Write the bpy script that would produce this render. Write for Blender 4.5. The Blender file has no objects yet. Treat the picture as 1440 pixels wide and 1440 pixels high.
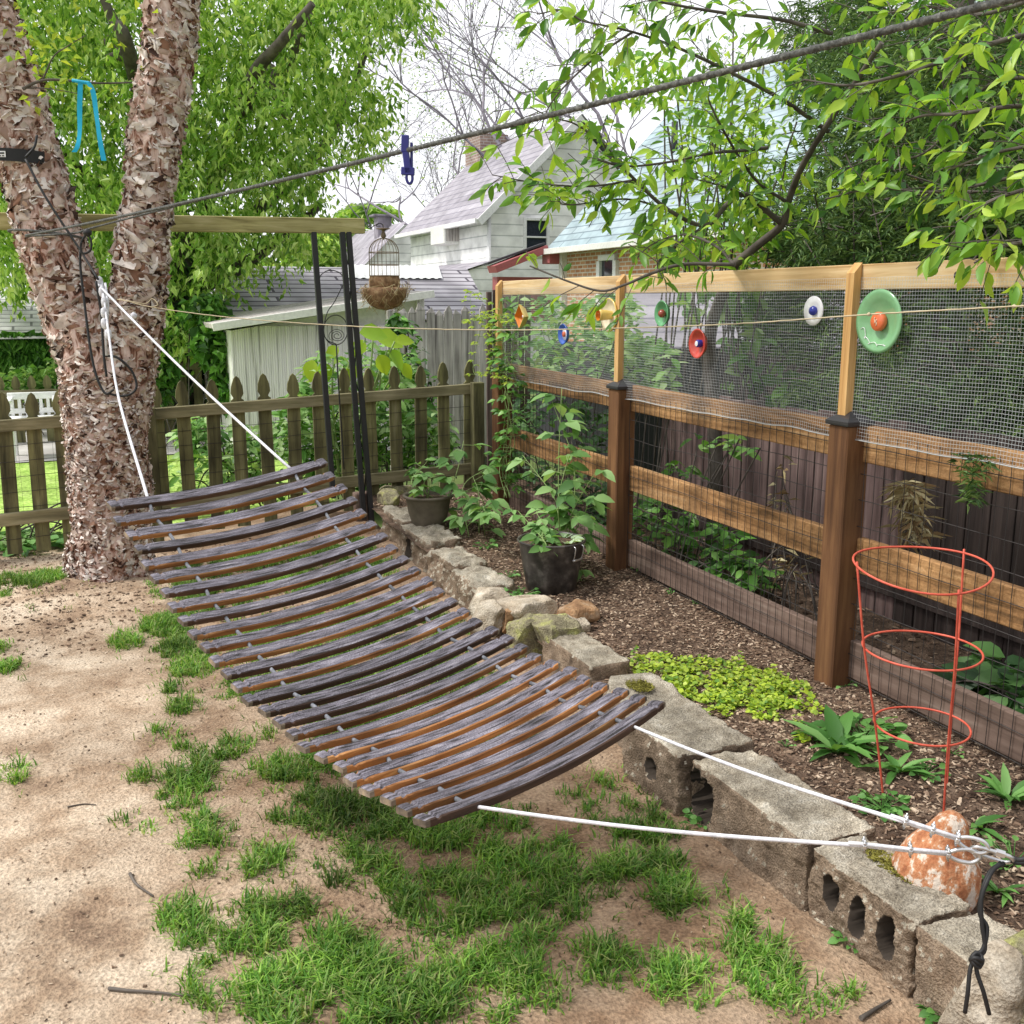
import bpy, math, random, bmesh
import numpy as np
from mathutils import Vector, Matrix, noise

R = random.Random(11)
rng = np.random.default_rng(11)
scene = bpy.context.scene
col = scene.collection
V = Vector
TAU = math.tau

# ------------------------------------------------------------------ camera model (x: along picket fence, y: along board fence)
F, PITCH, YAW, EYE = 1440.0, math.atan(296 / 1440), math.radians(22.9), 1.62
cP, sP, cY, sY = math.cos(PITCH), math.sin(PITCH), math.cos(YAW), math.sin(YAW)


def ray(px, py):
    a, b = (px - 720) / F, (720 - py) / F
    f, u = cP + b * sP, -sP + b * cP
    return V((a * cY + f * sY, f * cY - a * sY, u))


EYEV = V((0, 0, EYE))
def onz(px, py, z): r = ray(px, py); return EYEV + r * ((z - EYE) / r.z)
def onx(px, py, x): r = ray(px, py); return EYEV + r * (x / r.x)
def ony(px, py, y): r = ray(px, py); return EYEV + r * (y / r.y)
def at(px, py, d): r = ray(px, py); return EYEV + r * (d / (r.x * sY + r.y * cY))


# ------------------------------------------------------------------ terrain heights
def sstep(a, b, x):
    t = min(1, max(0, (x - a) / (b - a)))
    return t * t * (3 - 2 * t)


def yard_z(x, y):
    h = .06 * sstep(2.5, 4.2, y) * sstep(.5, 1.7, x)
    h += .05 * math.exp(-((x - .09) ** 2 + (y - 6.2) ** 2) / .35)
    h += .10 * sstep(6.3, 7.3, y) * sstep(-.2, 2.4, x)
    n = noise.noise(V((x * 1.3, y * 1.3, 0))) * .018 + noise.noise(V((x * 5, y * 5, 3))) * .007 + noise.noise(V((x * 17, y * 17, 7))) * .003
    return h + n


def bed_z(x, y):
    return .135 + .026 * (max(y, 1) - 3) * (1 if y > 3 else .25) + noise.noise(V((x * 3, y * 3, 11))) * .014 + noise.noise(V((x * 13, y * 13, 5))) * .006


# ------------------------------------------------------------------ mesh builder
class MB:
    def __init__(self): self.v = []; self.f = []; self.n = 0

    def add(self, verts, faces, mi=0, smooth=False):
        verts = np.asarray(verts, dtype=np.float32).reshape(-1, 3)
        groups = {}
        if isinstance(faces, np.ndarray):
            groups[faces.shape[1]] = faces
        else:
            for fc in faces: groups.setdefault(len(fc), []).append(fc)
        for k, g in groups.items():
            self.f.append((np.asarray(g, dtype=np.int64).reshape(-1, k) + self.n, mi, smooth))
        self.v.append(verts); self.n += len(verts)

    def build(self, name, mats, parent=None, origin=None, weld=False):
        if not isinstance(mats, (list, tuple)): mats = [mats]
        off = V(origin) if origin is not None else (V(parent.location) if parent is not None and parent.parent is None else V((0, 0, 0)))
        if parent is not None and parent.get('_off') is not None: off = V(parent['_off'])
        me = bpy.data.meshes.new(name)
        vv = np.concatenate(self.v) - np.array(off, dtype=np.float32)
        me.vertices.add(len(vv)); me.vertices.foreach_set('co', vv.astype(np.float32).ravel())
        li = np.concatenate([f.ravel() for f, _, _ in self.f]).astype(np.int32)
        ks = np.concatenate([np.full(len(f), f.shape[1]) for f, _, _ in self.f])
        me.loops.add(len(li)); me.loops.foreach_set('vertex_index', li)
        me.polygons.add(len(ks))
        st = np.concatenate([[0], np.cumsum(ks)[:-1]]).astype(np.int32)
        me.polygons.foreach_set('loop_start', st)
        me.polygons.foreach_set('material_index', np.concatenate([np.full(len(f), m) for f, m, _ in self.f]).astype(np.int32))
        me.polygons.foreach_set('use_smooth', np.concatenate([np.full(len(f), s) for f, _, s in self.f]).astype(bool))
        me.update(calc_edges=True)
        me.validate()
        if weld:
            bm = bmesh.new(); bm.from_mesh(me); bmesh.ops.remove_doubles(bm, verts=bm.verts, dist=1e-4); bm.to_mesh(me); bm.free()
        for m in mats: me.materials.append(m)
        o = bpy.data.objects.new(name, me); col.objects.link(o)
        if parent is not None:
            o.parent = parent; o['_off'] = list(off)
        else:
            o.location = off; o['_off'] = list(off)
        return o


def box(mb, c, size, rot=None, mi=0, bev=0.0):
    """box with chamfered edges, centre c, size, optional 3x3 rotation"""
    hx, hy, hz = [s / 2 for s in size]
    b = min(bev, hx * .45, hy * .45, hz * .45)
    M3 = rot if rot is not None else Matrix.Identity(3)
    c = V(c)
    if b <= 0:
        vs = [V((sx * hx, sy * hy, sz * hz)) for sz in (-1, 1) for sy in (-1, 1) for sx in (-1, 1)]
        fs = [(0, 2, 3, 1), (4, 5, 7, 6), (0, 1, 5, 4), (2, 6, 7, 3), (0, 4, 6, 2), (1, 3, 7, 5)]
        mb.add([M3 @ v + c for v in vs], fs, mi); return
    vs = []; idx = {}
    for sx in (-1, 1):
        for sy in (-1, 1):
            for sz in (-1, 1):
                for ax in range(3):
                    p = [sx * (hx - b), sy * (hy - b), sz * (hz - b)]
                    p[ax] = (sx, sy, sz)[ax] * (hx, hy, hz)[ax]
                    idx[(sx, sy, sz, ax)] = len(vs); vs.append(M3 @ V(p) + c)
    fs = []
    for ax in range(3):
        o1, o2 = [k for k in range(3) if k != ax]
        for s in (-1, 1):
            q = []
            for a, d in ((-1, -1), (1, -1), (1, 1), (-1, 1)):
                k = [0, 0, 0]; k[ax] = s; k[o1] = a; k[o2] = d
                q.append(idx[(k[0], k[1], k[2], ax)])
            fs.append(q if (s > 0) == (ax != 1) else q[::-1])
    for ax in range(3):
        o1, o2 = [k for k in range(3) if k != ax]
        for a in (-1, 1):
            for d in (-1, 1):
                q = []
                for s, w in ((-1, o1), (1, o1), (1, o2), (-1, o2)):
                    k = [0, 0, 0]; k[ax] = s; k[o1] = a; k[o2] = d
                    q.append(idx[(k[0], k[1], k[2], w)])
                fs.append(q)
    for sx in (-1, 1):
        for sy in (-1, 1):
            for sz in (-1, 1): fs.append([idx[(sx, sy, sz, ax)] for ax in range(3)])
    mb.add(vs, fs, mi)


def beam(mb, p, q, w, h, up=V((0, 0, 1)), mi=0, bev=.003):
    p, q = V(p), V(q); d = (q - p); L = d.length; d.normalize()
    s = d.cross(up).normalized(); u = s.cross(d)
    box(mb, (p + q) / 2, (L, w, h), Matrix((d, s, u)).transposed(), mi, bev)


def tube(mb, pts, rad, n=8, mi=0, caps=True, smooth=True, closed=False):
    P = np.array([tuple(p) for p in pts], dtype=float); m = len(P)
    r = np.full(m, rad, dtype=float) if np.isscalar(rad) else np.asarray(rad, dtype=float)
    if closed: T = np.roll(P, -1, 0) - np.roll(P, 1, 0)
    else: T = np.gradient(P, axis=0)
    T /= np.linalg.norm(T, axis=1)[:, None] + 1e-12
    ref = np.array([0, 0, 1.0]) if abs(T[0][2]) < .9 else np.array([1.0, 0, 0])
    A = np.zeros_like(P); a = ref
    for i in range(m):
        a = a - T[i] * np.dot(a, T[i]); nn = np.linalg.norm(a)
        if nn < 1e-6: a = np.cross(T[i], [0.3, .5, .8]); nn = np.linalg.norm(a)
        a = a / nn; A[i] = a
    B = np.cross(T, A)
    th = np.arange(n) * TAU / n
    ring = A[:, None, :] * np.cos(th)[None, :, None] + B[:, None, :] * np.sin(th)[None, :, None]
    vs = (P[:, None, :] + ring * r[:, None, None]).reshape(-1, 3)
    i = np.arange(m if closed else m - 1)[:, None]; j = np.arange(n)[None, :]
    i2 = (i + 1) % m; j2 = (j + 1) % n
    q = np.stack([i * n + j, i * n + j2, i2 * n + j2, i2 * n + j], -1).reshape(-1, 4)
    base = mb.n
    mb.add(vs, q, mi, smooth)
    if caps and not closed:
        mb.f.append((np.array([list(range(n))[::-1]], dtype=np.int64) + base, mi, False))
        mb.f.append((np.array([list(range(n))], dtype=np.int64) + base + (m - 1) * n, mi, False))


def smooth_path(pts, k=8):
    """Catmull-Rom through pts"""
    P = [V(p) for p in pts]; P = [P[0] * 2 - P[1]] + P + [P[-1] * 2 - P[-2]]
    out = []
    for i in range(1, len(P) - 2):
        a, b, c, d = P[i - 1:i + 3]
        for j in range(k):
            t = j / k
            out.append(.5 * ((2 * b) + (c - a) * t + (2 * a - 5 * b + 4 * c - d) * t * t + (3 * b - a - 3 * c + d) * t ** 3))
    out.append(P[-2]); return out


def lathe(mb, prof, n=32, mat=Matrix.Identity(4), mi=0, smooth=True, closed=True):
    m = len(prof)
    vs = []
    for r, z in prof:
        for k in range(n): vs.append(mat @ V((r * math.cos(TAU * k / n), r * math.sin(TAU * k / n), z)))
    fs = [(i * n + k, i * n + (k + 1) % n, (i + 1) * n + (k + 1) % n, (i + 1) * n + k) for i in range(m - 1) for k in range(n)]
    mb.add([tuple(v) for v in vs], fs, mi, smooth)


def unit(a): return a / (np.linalg.norm(a, axis=-1, keepdims=True) + 1e-9)


def leaves(mb, P, D, N, L, W, mi=0, kind=4, droop=.25, fold=.25):
    """batch of leaves: base P, axis D, face normal N, length L, width W"""
    P, D, N = [np.asarray(a, dtype=float).reshape(-1, 3) for a in (P, D, N)]
    n = len(P); D = unit(D); S = unit(np.cross(D, N)); N = np.cross(S, D)
    L = np.broadcast_to(np.asarray(L, float), (n,))[:, None]; W = np.broadcast_to(np.asarray(W, float), (n,))[:, None]
    if kind == 4:
        b = P; t = P + D * L - N * L * droop
        m = P + D * L * .45 + N * W * fold
        l = m - S * W * .5; r = m + S * W * .5
        vs = np.stack([b, r, t, l], 1).reshape(-1, 3)
        base = np.arange(n)[:, None] * 4
        fs = np.concatenate([base + np.array([[0, 1, 2]]), base + np.array([[0, 2, 3]])])
        mb.add(vs, fs, mi)
    else:
        def pt(u, w, dz): return P + D * L * u + S * W * w + N * (W * abs(w) * fold - L * droop * u * u) + N * dz
        ws = (.36, .5, .34)
        us = (.2, .45, .75)
        rows = [pt(0, 0, 0)]
        for u, w in zip(us, ws): rows += [pt(u, -w, 0), pt(u, 0, 0), pt(u, w, 0)]
        rows.append(pt(1, 0, 0))
        vs = np.stack(rows, 1).reshape(-1, 3)
        base = np.arange(n)[:, None] * 11
        tri = [(0, 2, 1), (0, 3, 2), (7, 8, 10), (8, 9, 10)]
        quad = [(1, 2, 5, 4), (2, 3, 6, 5), (4, 5, 8, 7), (5, 6, 9, 8)]
        bn = mb.n
        mb.add(vs, np.concatenate([base + np.array([q]) for q in quad]), mi, True)
        mb.f.append((np.concatenate([base + np.array([q]) for q in tri]) + bn, mi, True))


def rdir(n, zmin=-1, zmax=1):
    a = rng.uniform(0, TAU, n); z = rng.uniform(zmin, zmax, n); r = np.sqrt(np.maximum(0, 1 - z * z))
    return np.stack([r * np.cos(a), r * np.sin(a), z], 1)


def stone(mb, c, size, rot=0, rnd=.3, amp=.02, seed=0, res=12, holes=(), tilt=(0, 0), nf=9, mi=0, fine=.003):
    """rounded rough block; holes: (u along y, v along z, ru, rv) ovals sunk in its -x face"""
    h = V([s / 2 for s in size]); r = min(h) * rnd
    Rm = Matrix.Rotation(rot, 3, 'Z') @ Matrix.Rotation(tilt[0], 3, 'X') @ Matrix.Rotation(tilt[1], 3, 'Y')
    planes = []
    if rnd >= .3:
        pr_ = random.Random(seed * 13 + 1)
        for _ in range(9):
            pn = V((pr_.gauss(0, 1), pr_.gauss(0, 1), pr_.gauss(0, 1))).normalized()
            planes.append((pn, (abs(pn.x) * h.x + abs(pn.y) * h.y + abs(pn.z) * h.z) * pr_.uniform(.56, .76)))
    c = V(c); vs = []; fs = []; hv_ = set()
    for ax in range(3):
        o1, o2 = [k for k in range(3) if k != ax]
        n1 = max(2, int(res * h[o1] / max(h))); n2 = max(2, int(res * h[o2] / max(h)))
        for s in (-1, 1):
            b = len(vs)
            for i in range(n1 + 1):
                for j in range(n2 + 1):
                    p = V((0, 0, 0)); p[ax] = s * h[ax]; p[o1] = (2 * i / n1 - 1) * h[o1]; p[o2] = (2 * j / n2 - 1) * h[o2]
                    q = V([max(-h[k] + r, min(h[k] - r, p[k])) for k in range(3)])
                    d = p - q
                    if d.length > 1e-9: d.normalize()
                    w = q + d * r
                    sd = V((seed * 7.3, seed * 3.1, seed * 1.7))
                    nz = noise.noise(w * nf + sd) * amp + noise.noise(w * nf * 3 + sd) * amp * .45 + noise.noise(w * 60 + sd) * fine
                    w2 = w + d * nz
                    for pn, po in planes:
                        e_ = w2.dot(pn) - po
                        if e_ > 0: w2 -= pn * (e_ * .92)
                    if ax == 0 and s < 0:
                        for hu, hv, ru, rv in holes:
                            e = math.hypot((p.y - hu) / ru, (p.z - hv) / rv) + noise.noise(p * 30) * .05
                            if e < 1.0:
                                w2.x += size[0] * .75 * (1 - sstep(.86, 1.0, e)); hv_.add(len(vs))
                    vs.append(Rm @ w2 + c)
            for i in range(n1):
                for j in range(n2):
                    q = (b + i * (n2 + 1) + j, b + (i + 1) * (n2 + 1) + j, b + (i + 1) * (n2 + 1) + j + 1, b + i * (n2 + 1) + j + 1)
                    fs.append(q if (s > 0) == (ax != 1) else q[::-1])
    mb.add([tuple(v) for v in vs], fs, mi, True)
    return np.array([any(i in hv_ for i in q) for q in fs], dtype=bool)


# ------------------------------------------------------------------ tagging
def tag(o, label, cat, group=None, kind=None):
    if label: o['label'] = label
    if cat: o['category'] = cat
    if group: o['group'] = group
    if kind: o['kind'] = kind
    return o


def thing(name, loc, label, cat, group=None):
    o = bpy.data.objects.new(name, None); col.objects.link(o); o.location = V(loc)
    o.empty_display_size = .1
    return tag(o, label, cat, group)


def struct(o): o['kind'] = 'structure'; return o


# ------------------------------------------------------------------ materials
def mat(name, stops, scale=(6, 6, 6), detail=6, rough=.85, bump=.3, bdist=.01, by='noise', mott=.25, mscale=1.5, objr=0.0,
        transl=0.0, metal=0.0, spec=.3, fine=0.0, fscale=80, dist=0.0, nrough=.6, sheen=0):
    m = bpy.data.materials.new(name); m.use_nodes = True
    nt = m.node_tree; N = nt.nodes; Lk = nt.links; N.clear()
    out = N.new('ShaderNodeOutputMaterial'); bs = N.new('ShaderNodeBsdfPrincipled')
    tc = N.new('ShaderNodeTexCoord'); mp = N.new('ShaderNodeMapping'); mp.inputs['Scale'].default_value = scale
    Lk.new(tc.outputs['Object'], mp.inputs['Vector'])
    nz = N.new('ShaderNodeTexNoise'); nz.inputs['Scale'].default_value = 1; nz.inputs['Detail'].default_value = detail
    nz.inputs['Roughness'].default_value = nrough; nz.inputs['Distortion'].default_value = dist
    Lk.new(mp.outputs['Vector'], nz.inputs['Vector'])
    oi = N.new('ShaderNodeObjectInfo')
    if objr > 0:
        ad = N.new('ShaderNodeVectorMath'); ad.operation = 'ADD'
        cb = N.new('ShaderNodeCombineXYZ')
        ml = N.new('ShaderNodeMath'); ml.operation = 'MULTIPLY'; ml.inputs[1].default_value = 37.0
        Lk.new(oi.outputs['Random'], ml.inputs[0])
        for k in range(3): Lk.new(ml.outputs[0], cb.inputs[k])
        Lk.new(mp.outputs['Vector'], ad.inputs[0]); Lk.new(cb.outputs[0], ad.inputs[1]); Lk.new(ad.outputs[0], nz.inputs['Vector'])
    rp = N.new('ShaderNodeValToRGB'); el = rp.color_ramp.elements
    while len(el) < len(stops): el.new(.5)
    for e, (p, c) in zip(el, stops): e.position = p; e.color = (*c, 1)
    if by == 'island':
        ge = N.new('ShaderNodeNewGeometry'); Lk.new(ge.outputs['Random Per Island'], rp.inputs['Fac'])
    else:
        Lk.new(nz.outputs['Fac'], rp.inputs['Fac'])
    c = rp.outputs['Color']

    def mul(c, facsock, lo, hi, a=.3, b=.7):
        mr = N.new('ShaderNodeMapRange'); mr.inputs['From Min'].default_value = a; mr.inputs['From Max'].default_value = b
        mr.inputs['To Min'].default_value = lo; mr.inputs['To Max'].default_value = hi
        Lk.new(facsock, mr.inputs['Value'])
        mx = N.new('ShaderNodeMix'); mx.data_type = 'RGBA'; mx.blend_type = 'MULTIPLY'; mx.inputs['Factor'].default_value = 1
        Lk.new(c, mx.inputs[6]); Lk.new(mr.outputs[0], mx.inputs[7]); return mx.outputs[2]
    if mott > 0:
        n2 = N.new('ShaderNodeTexNoise'); n2.inputs['Scale'].default_value = mscale; n2.inputs['Detail'].default_value = 4
        Lk.new(tc.outputs['Object'], n2.inputs['Vector']); c = mul(c, n2.outputs['Fac'], 1 - mott, 1 + mott)
    if fine > 0:
        n3 = N.new('ShaderNodeTexNoise'); n3.inputs['Scale'].default_value = fscale; n3.inputs['Detail'].default_value = 3
        Lk.new(tc.outputs['Object'], n3.inputs['Vector']); c = mul(c, n3.outputs['Fac'], 1 - fine, 1 + fine)
    if objr > 0: c = mul(c, oi.outputs['Random'], 1 - objr, 1 + objr, 0, 1)
    Lk.new(c, bs.inputs['Base Color'])
    bs.inputs['Roughness'].default_value = rough; bs.inputs['Metallic'].default_value = metal
    bs.inputs['Specular IOR Level'].default_value = spec
    if bump > 0:
        bp = N.new('ShaderNodeBump'); bp.inputs['Strength'].default_value = bump; bp.inputs['Distance'].default_value = bdist
        hsock = nz.outputs['Fac']
        if fine > 0:
            am = N.new('ShaderNodeMath'); am.operation = 'ADD'; Lk.new(nz.outputs['Fac'], am.inputs[0]); Lk.new(n3.outputs['Fac'], am.inputs[1]); hsock = am.outputs[0]
        Lk.new(hsock, bp.inputs['Height']); Lk.new(bp.outputs['Normal'], bs.inputs['Normal'])
    if transl > 0:
        tr = N.new('ShaderNodeBsdfTranslucent')
        gm = N.new('ShaderNodeMix'); gm.data_type = 'RGBA'; gm.blend_type = 'MULTIPLY'; gm.inputs['Factor'].default_value = 1
        gm.inputs[7].default_value = (1.25, 1.2, .6, 1); Lk.new(c, gm.inputs[6]); Lk.new(gm.outputs[2], tr.inputs['Color'])
        ms = N.new('ShaderNodeMixShader'); ms.inputs['Fac'].default_value = transl
        Lk.new(bs.outputs[0], ms.inputs[1]); Lk.new(tr.outputs[0], ms.inputs[2]); Lk.new(ms.outputs[0], out.inputs['Surface'])
    else: Lk.new(bs.outputs[0], out.inputs['Surface'])
    return m


def plain(name, c, rough=.5, metal=0, spec=.5, bump=0.05, var=.12):
    return mat(name, [(.3, tuple(x * (1 - var) for x in c)), (.7, tuple(min(1, x * (1 + var)) for x in c))], (25, 25, 25), 4, rough, bump, .002, mott=.1, metal=metal, spec=spec)


def leafmat(name, cols, rough=.45, transl=.35, spec=.35):
    n = len(cols)
    return mat(name, [((i + .5) / n, c) for i, c in enumerate(cols)], rough=rough, bump=0, by='island', mott=.18, mscale=2.5, transl=transl, spec=spec)


def brickmat(name, c1, c2, mortar, scale, bw=.5, rh=.25, ms=.02, vertical='Z', bump=.3):
    m = bpy.data.materials.new(name); m.use_nodes = True; nt = m.node_tree; N = nt.nodes; Lk = nt.links
    bs = N['Principled BSDF']; tc = N.new('ShaderNodeTexCoord'); mp = N.new('ShaderNodeMapping')
    Lk.new(tc.outputs['UV'], mp.inputs['Vector'])
    b = N.new('ShaderNodeTexBrick'); b.inputs['Scale'].default_value = scale
    b.inputs['Color1'].default_value = (*c1, 1); b.inputs['Color2'].default_value = (*c2, 1); b.inputs['Mortar'].default_value = (*mortar, 1)
    b.inputs['Brick Width'].default_value = bw; b.inputs['Row Height'].default_value = rh; b.inputs['Mortar Size'].default_value = ms
    Lk.new(mp.outputs[0], b.inputs['Vector'])
    nz = N.new('ShaderNodeTexNoise'); nz.inputs['Scale'].default_value = 2.2; nz.inputs['Detail'].default_value = 6; Lk.new(mp.outputs[0], nz.inputs['Vector'])
    mr = N.new('ShaderNodeMapRange'); mr.inputs['From Min'].default_value = .3; mr.inputs['From Max'].default_value = .7
    mr.inputs['To Min'].default_value = .75; mr.inputs['To Max'].default_value = 1.2; Lk.new(nz.outputs['Fac'], mr.inputs['Value'])
    mx = N.new('ShaderNodeMix'); mx.data_type = 'RGBA'; mx.blend_type = 'MULTIPLY'; mx.inputs['Factor'].default_value = 1
    Lk.new(b.outputs['Color'], mx.inputs[6]); Lk.new(mr.outputs[0], mx.inputs[7]); Lk.new(mx.outputs[2], bs.inputs['Base Color'])
    bs.inputs['Roughness'].default_value = .9; bs.inputs['Specular IOR Level'].default_value = .15
    bp = N.new('ShaderNodeBump'); bp.inputs['Strength'].default_value = bump; bp.inputs['Distance'].default_value = .02; bp.invert = True
    Lk.new(b.outputs['Fac'], bp.inputs['Height']); Lk.new(bp.outputs[0], bs.inputs['Normal'])
    return m


def uvquad(mb_name, quads, material, parent, extra=()):
    """quads: list of 4 points (bl, br, tr, tl); UV in metres along bottom edge and up"""
    me = bpy.data.meshes.new(mb_name); off = V(parent['_off']) if parent.get('_off') is not None else V(parent.location)
    vs = []; fs = []
    for q in quads:
        fs.append(tuple(range(len(vs), len(vs) + len(q)))); vs += [V(p) - off for p in q]
    me.from_pydata([tuple(v) for v in vs], [], fs); uv = me.uv_layers.new(name='UVMap')
    for poly, q in zip(me.polygons, quads):
        q = [V(p) for p in q]; e = (q[1] - q[0]).normalized(); nn = e.cross(q[-1] - q[0]).normalized(); up = nn.cross(e)
        for li, p in zip(poly.loop_indices, q): uv.data[li].uv = ((p - q[0]).dot(e), (p - q[0]).dot(up))
    me.materials.append(material)
    o = bpy.data.objects.new(mb_name, me); col.objects.link(o); o.parent = parent; o['_off'] = list(off)
    return o


# material library -------------------------------------------------
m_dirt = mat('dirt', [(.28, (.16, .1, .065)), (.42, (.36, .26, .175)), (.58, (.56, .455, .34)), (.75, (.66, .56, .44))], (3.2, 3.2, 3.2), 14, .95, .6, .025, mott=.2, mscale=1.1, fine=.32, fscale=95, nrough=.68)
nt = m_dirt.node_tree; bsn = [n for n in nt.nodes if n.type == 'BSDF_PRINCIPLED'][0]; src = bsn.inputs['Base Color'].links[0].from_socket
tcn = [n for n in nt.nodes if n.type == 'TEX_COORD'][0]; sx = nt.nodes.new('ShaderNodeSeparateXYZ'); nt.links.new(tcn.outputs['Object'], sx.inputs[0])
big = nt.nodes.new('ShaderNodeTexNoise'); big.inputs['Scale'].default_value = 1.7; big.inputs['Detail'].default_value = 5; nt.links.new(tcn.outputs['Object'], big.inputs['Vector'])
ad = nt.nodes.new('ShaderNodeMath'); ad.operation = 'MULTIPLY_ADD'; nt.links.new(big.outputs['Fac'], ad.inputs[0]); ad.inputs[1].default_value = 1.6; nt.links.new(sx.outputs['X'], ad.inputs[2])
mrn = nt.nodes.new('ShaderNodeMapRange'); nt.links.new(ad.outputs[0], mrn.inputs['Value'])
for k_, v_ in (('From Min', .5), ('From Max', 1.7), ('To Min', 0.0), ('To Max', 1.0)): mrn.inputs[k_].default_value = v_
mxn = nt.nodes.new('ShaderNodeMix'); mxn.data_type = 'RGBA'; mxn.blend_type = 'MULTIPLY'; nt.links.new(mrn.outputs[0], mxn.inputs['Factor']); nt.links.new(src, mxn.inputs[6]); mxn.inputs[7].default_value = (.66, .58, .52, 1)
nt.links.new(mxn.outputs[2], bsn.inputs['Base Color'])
m_bed = mat('bed_soil', [(.3, (.055, .035, .024)), (.5, (.13, .085, .058)), (.7, (.24, .17, .12))], (14, 14, 14), 10, .95, .8, .03, mott=.35, mscale=2, fine=.4, fscale=90)
m_far = mat('far_ground', [(.3, (.07, .11, .03)), (.7, (.15, .2, .06))], (3, 3, 3), 8, .95, .3, .03)
m_lawn = mat('lawn', [(.3, (.2, .34, .05)), (.5, (.33, .5, .1)), (.7, (.46, .6, .18))], (9, 9, 9), 10, .95, .6, .04, mott=.25, fine=.4, fscale=40)
m_drive = mat('driveway', [(.3, (.42, .4, .38)), (.7, (.62, .6, .58))], (2, 2, 2), 8, .95, .2, .01, mott=.15)
m_chip = mat('mulch_chip', [(.1, (.05, .03, .02)), (.35, (.13, .08, .05)), (.6, (.24, .16, .11)), (.85, (.4, .3, .21)), (1, (.55, .44, .33))], by='island', rough=.9, bump=0, mott=.2)
m_crumb = mat('soil_crumb', [(.2, (.12, .08, .055)), (.5, (.3, .22, .15)), (.8, (.46, .36, .26)), (1, (.6, .5, .38))], by='island', rough=.95, bump=0, mott=.2)
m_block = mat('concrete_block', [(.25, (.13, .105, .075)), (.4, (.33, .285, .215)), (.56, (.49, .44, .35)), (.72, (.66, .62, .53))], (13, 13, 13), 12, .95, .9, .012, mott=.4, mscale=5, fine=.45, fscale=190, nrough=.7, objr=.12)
m_blockside = mat('brown_concrete_side', [(.25, (.095, .068, .047)), (.5, (.25, .185, .13)), (.75, (.4, .32, .24))], (11, 11, 11), 12, .95, .8, .012, mott=.35, mscale=4, fine=.35, fscale=160, objr=.12)
m_hole = plain('painted_core_shade', (.045, .034, .025), .95)  # near-black brown stands in for the shade inside the block cores
m_stone = mat('pale_stone', [(.25, (.2, .15, .1)), (.45, (.43, .36, .27)), (.7, (.63, .57, .47))], (11, 11, 17), 10, .9, .7, .02, mott=.35, mscale=5, fine=.25, fscale=120, objr=.15)
m_rust = mat('ochre_stone', [(.25, (.2, .1, .05)), (.5, (.42, .25, .13)), (.75, (.6, .48, .36))], (12, 12, 20), 10, .9, .6, .015, mott=.3, mscale=6, fine=.2, objr=.15)
m_mossrock = mat('lichen_stone', [(.3, (.13, .11, .07)), (.48, (.3, .27, .17)), (.6, (.36, .36, .13)), (.75, (.5, .48, .36))], (13, 13, 13), 10, .95, .8, .02, mott=.3, mscale=6, fine=.35, fscale=130)
m_moss = mat('moss', [(.3, (.12, .11, .02)), (.6, (.3, .28, .06)), (.8, (.42, .4, .1))], (40, 40, 40), 6, 1, .8, .01, mott=.3)
m_stavetop = mat('weathered_stave', [(.37, (.012, .01, .011)), (.46, (.105, .094, .115)), (.6, (.215, .2, .24)), (.78, (.46, .43, .44))], (7, 105, 105), 10, .6, 1.0, .006, mott=.3, mscale=5, objr=.22, spec=.45, dist=.6, fine=.3, fscale=220)
m_staveside = mat('stained_stave_edge', [(.3, (.1, .04, .015)), (.55, (.32, .14, .048)), (.75, (.56, .3, .12))], (3, 40, 40), 8, .55, .3, .003, mott=.4, mscale=3, objr=.45, spec=.4)
m_stavedark = mat('dark_stave_edge', [(.3, (.03, .018, .014)), (.6, (.09, .05, .034)), (.8, (.19, .1, .055))], (3, 40, 40), 8, .6, .3, .003, mott=.4, mscale=3, objr=.3)
m_staveend = mat('stave_end', [(.3, (.09, .07, .055)), (.55, (.22, .175, .13)), (.8, (.42, .32, .2))], (10, 40, 40), 8, .75, .5, .003, objr=.4)
m_rail = mat('stained_rail', [(.28, (.07, .04, .018)), (.44, (.24, .125, .05)), (.6, (.38, .215, .095)), (.78, (.47, .35, .21))], (24, 1.9, 24), 12, .85, .5, .006, mott=.5, mscale=3.5, dist=.8, fine=.15)
m_post = mat('stained_post', [(.3, (.075, .033, .016)), (.5, (.15, .07, .031)), (.72, (.24, .12, .052))], (24, 24, 1.8), 8, .75, .3, .004, mott=.22, mscale=2, dist=.6)
m_kick = mat('brown_kickboard', [(.3, (.085, .055, .042)), (.55, (.175, .12, .095)), (.8, (.28, .22, .18))], (25, 2, 25), 8, .85, .4, .005, mott=.25, mscale=3)
m_pine = mat('new_pine', [(.3, (.45, .27, .11)), (.5, (.66, .47, .25)), (.7, (.78, .62, .39))], (26, 1.5, 26), 8, .7, .2, .003, mott=.15, mscale=2, dist=1.0)
m_pinev = mat('new_pine_upright', [(.3, (.4, .2, .07)), (.5, (.58, .34, .13)), (.7, (.7, .47, .22))], (26, 26, 1.5), 8, .7, .2, .003, mott=.15, mscale=2, dist=1.0)
m_cap = plain('black_post_cap', (.03, .028, .032), .35)
m_galv = plain('galvanised_wire', (.5, .52, .53), .45, .3, bump=0)
m_wire = plain('rusty_dark_wire', (.03, .025, .024), .6, .3, bump=0)
m_picket = mat('mossy_picket', [(.28, (.05, .047, .025)), (.45, (.13, .12, .06)), (.6, (.22, .21, .095)), (.78, (.33, .3, .19))], (22, 22, 2.2), 9, .9, .5, .006, mott=.4, mscale=3, objr=.2)
m_prail = mat('mossy_rail', [(.28, (.08, .072, .045)), (.5, (.2, .18, .1)), (.75, (.36, .32, .21))], (2, 22, 22), 9, .9, .5, .006, mott=.35, mscale=3)
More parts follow.
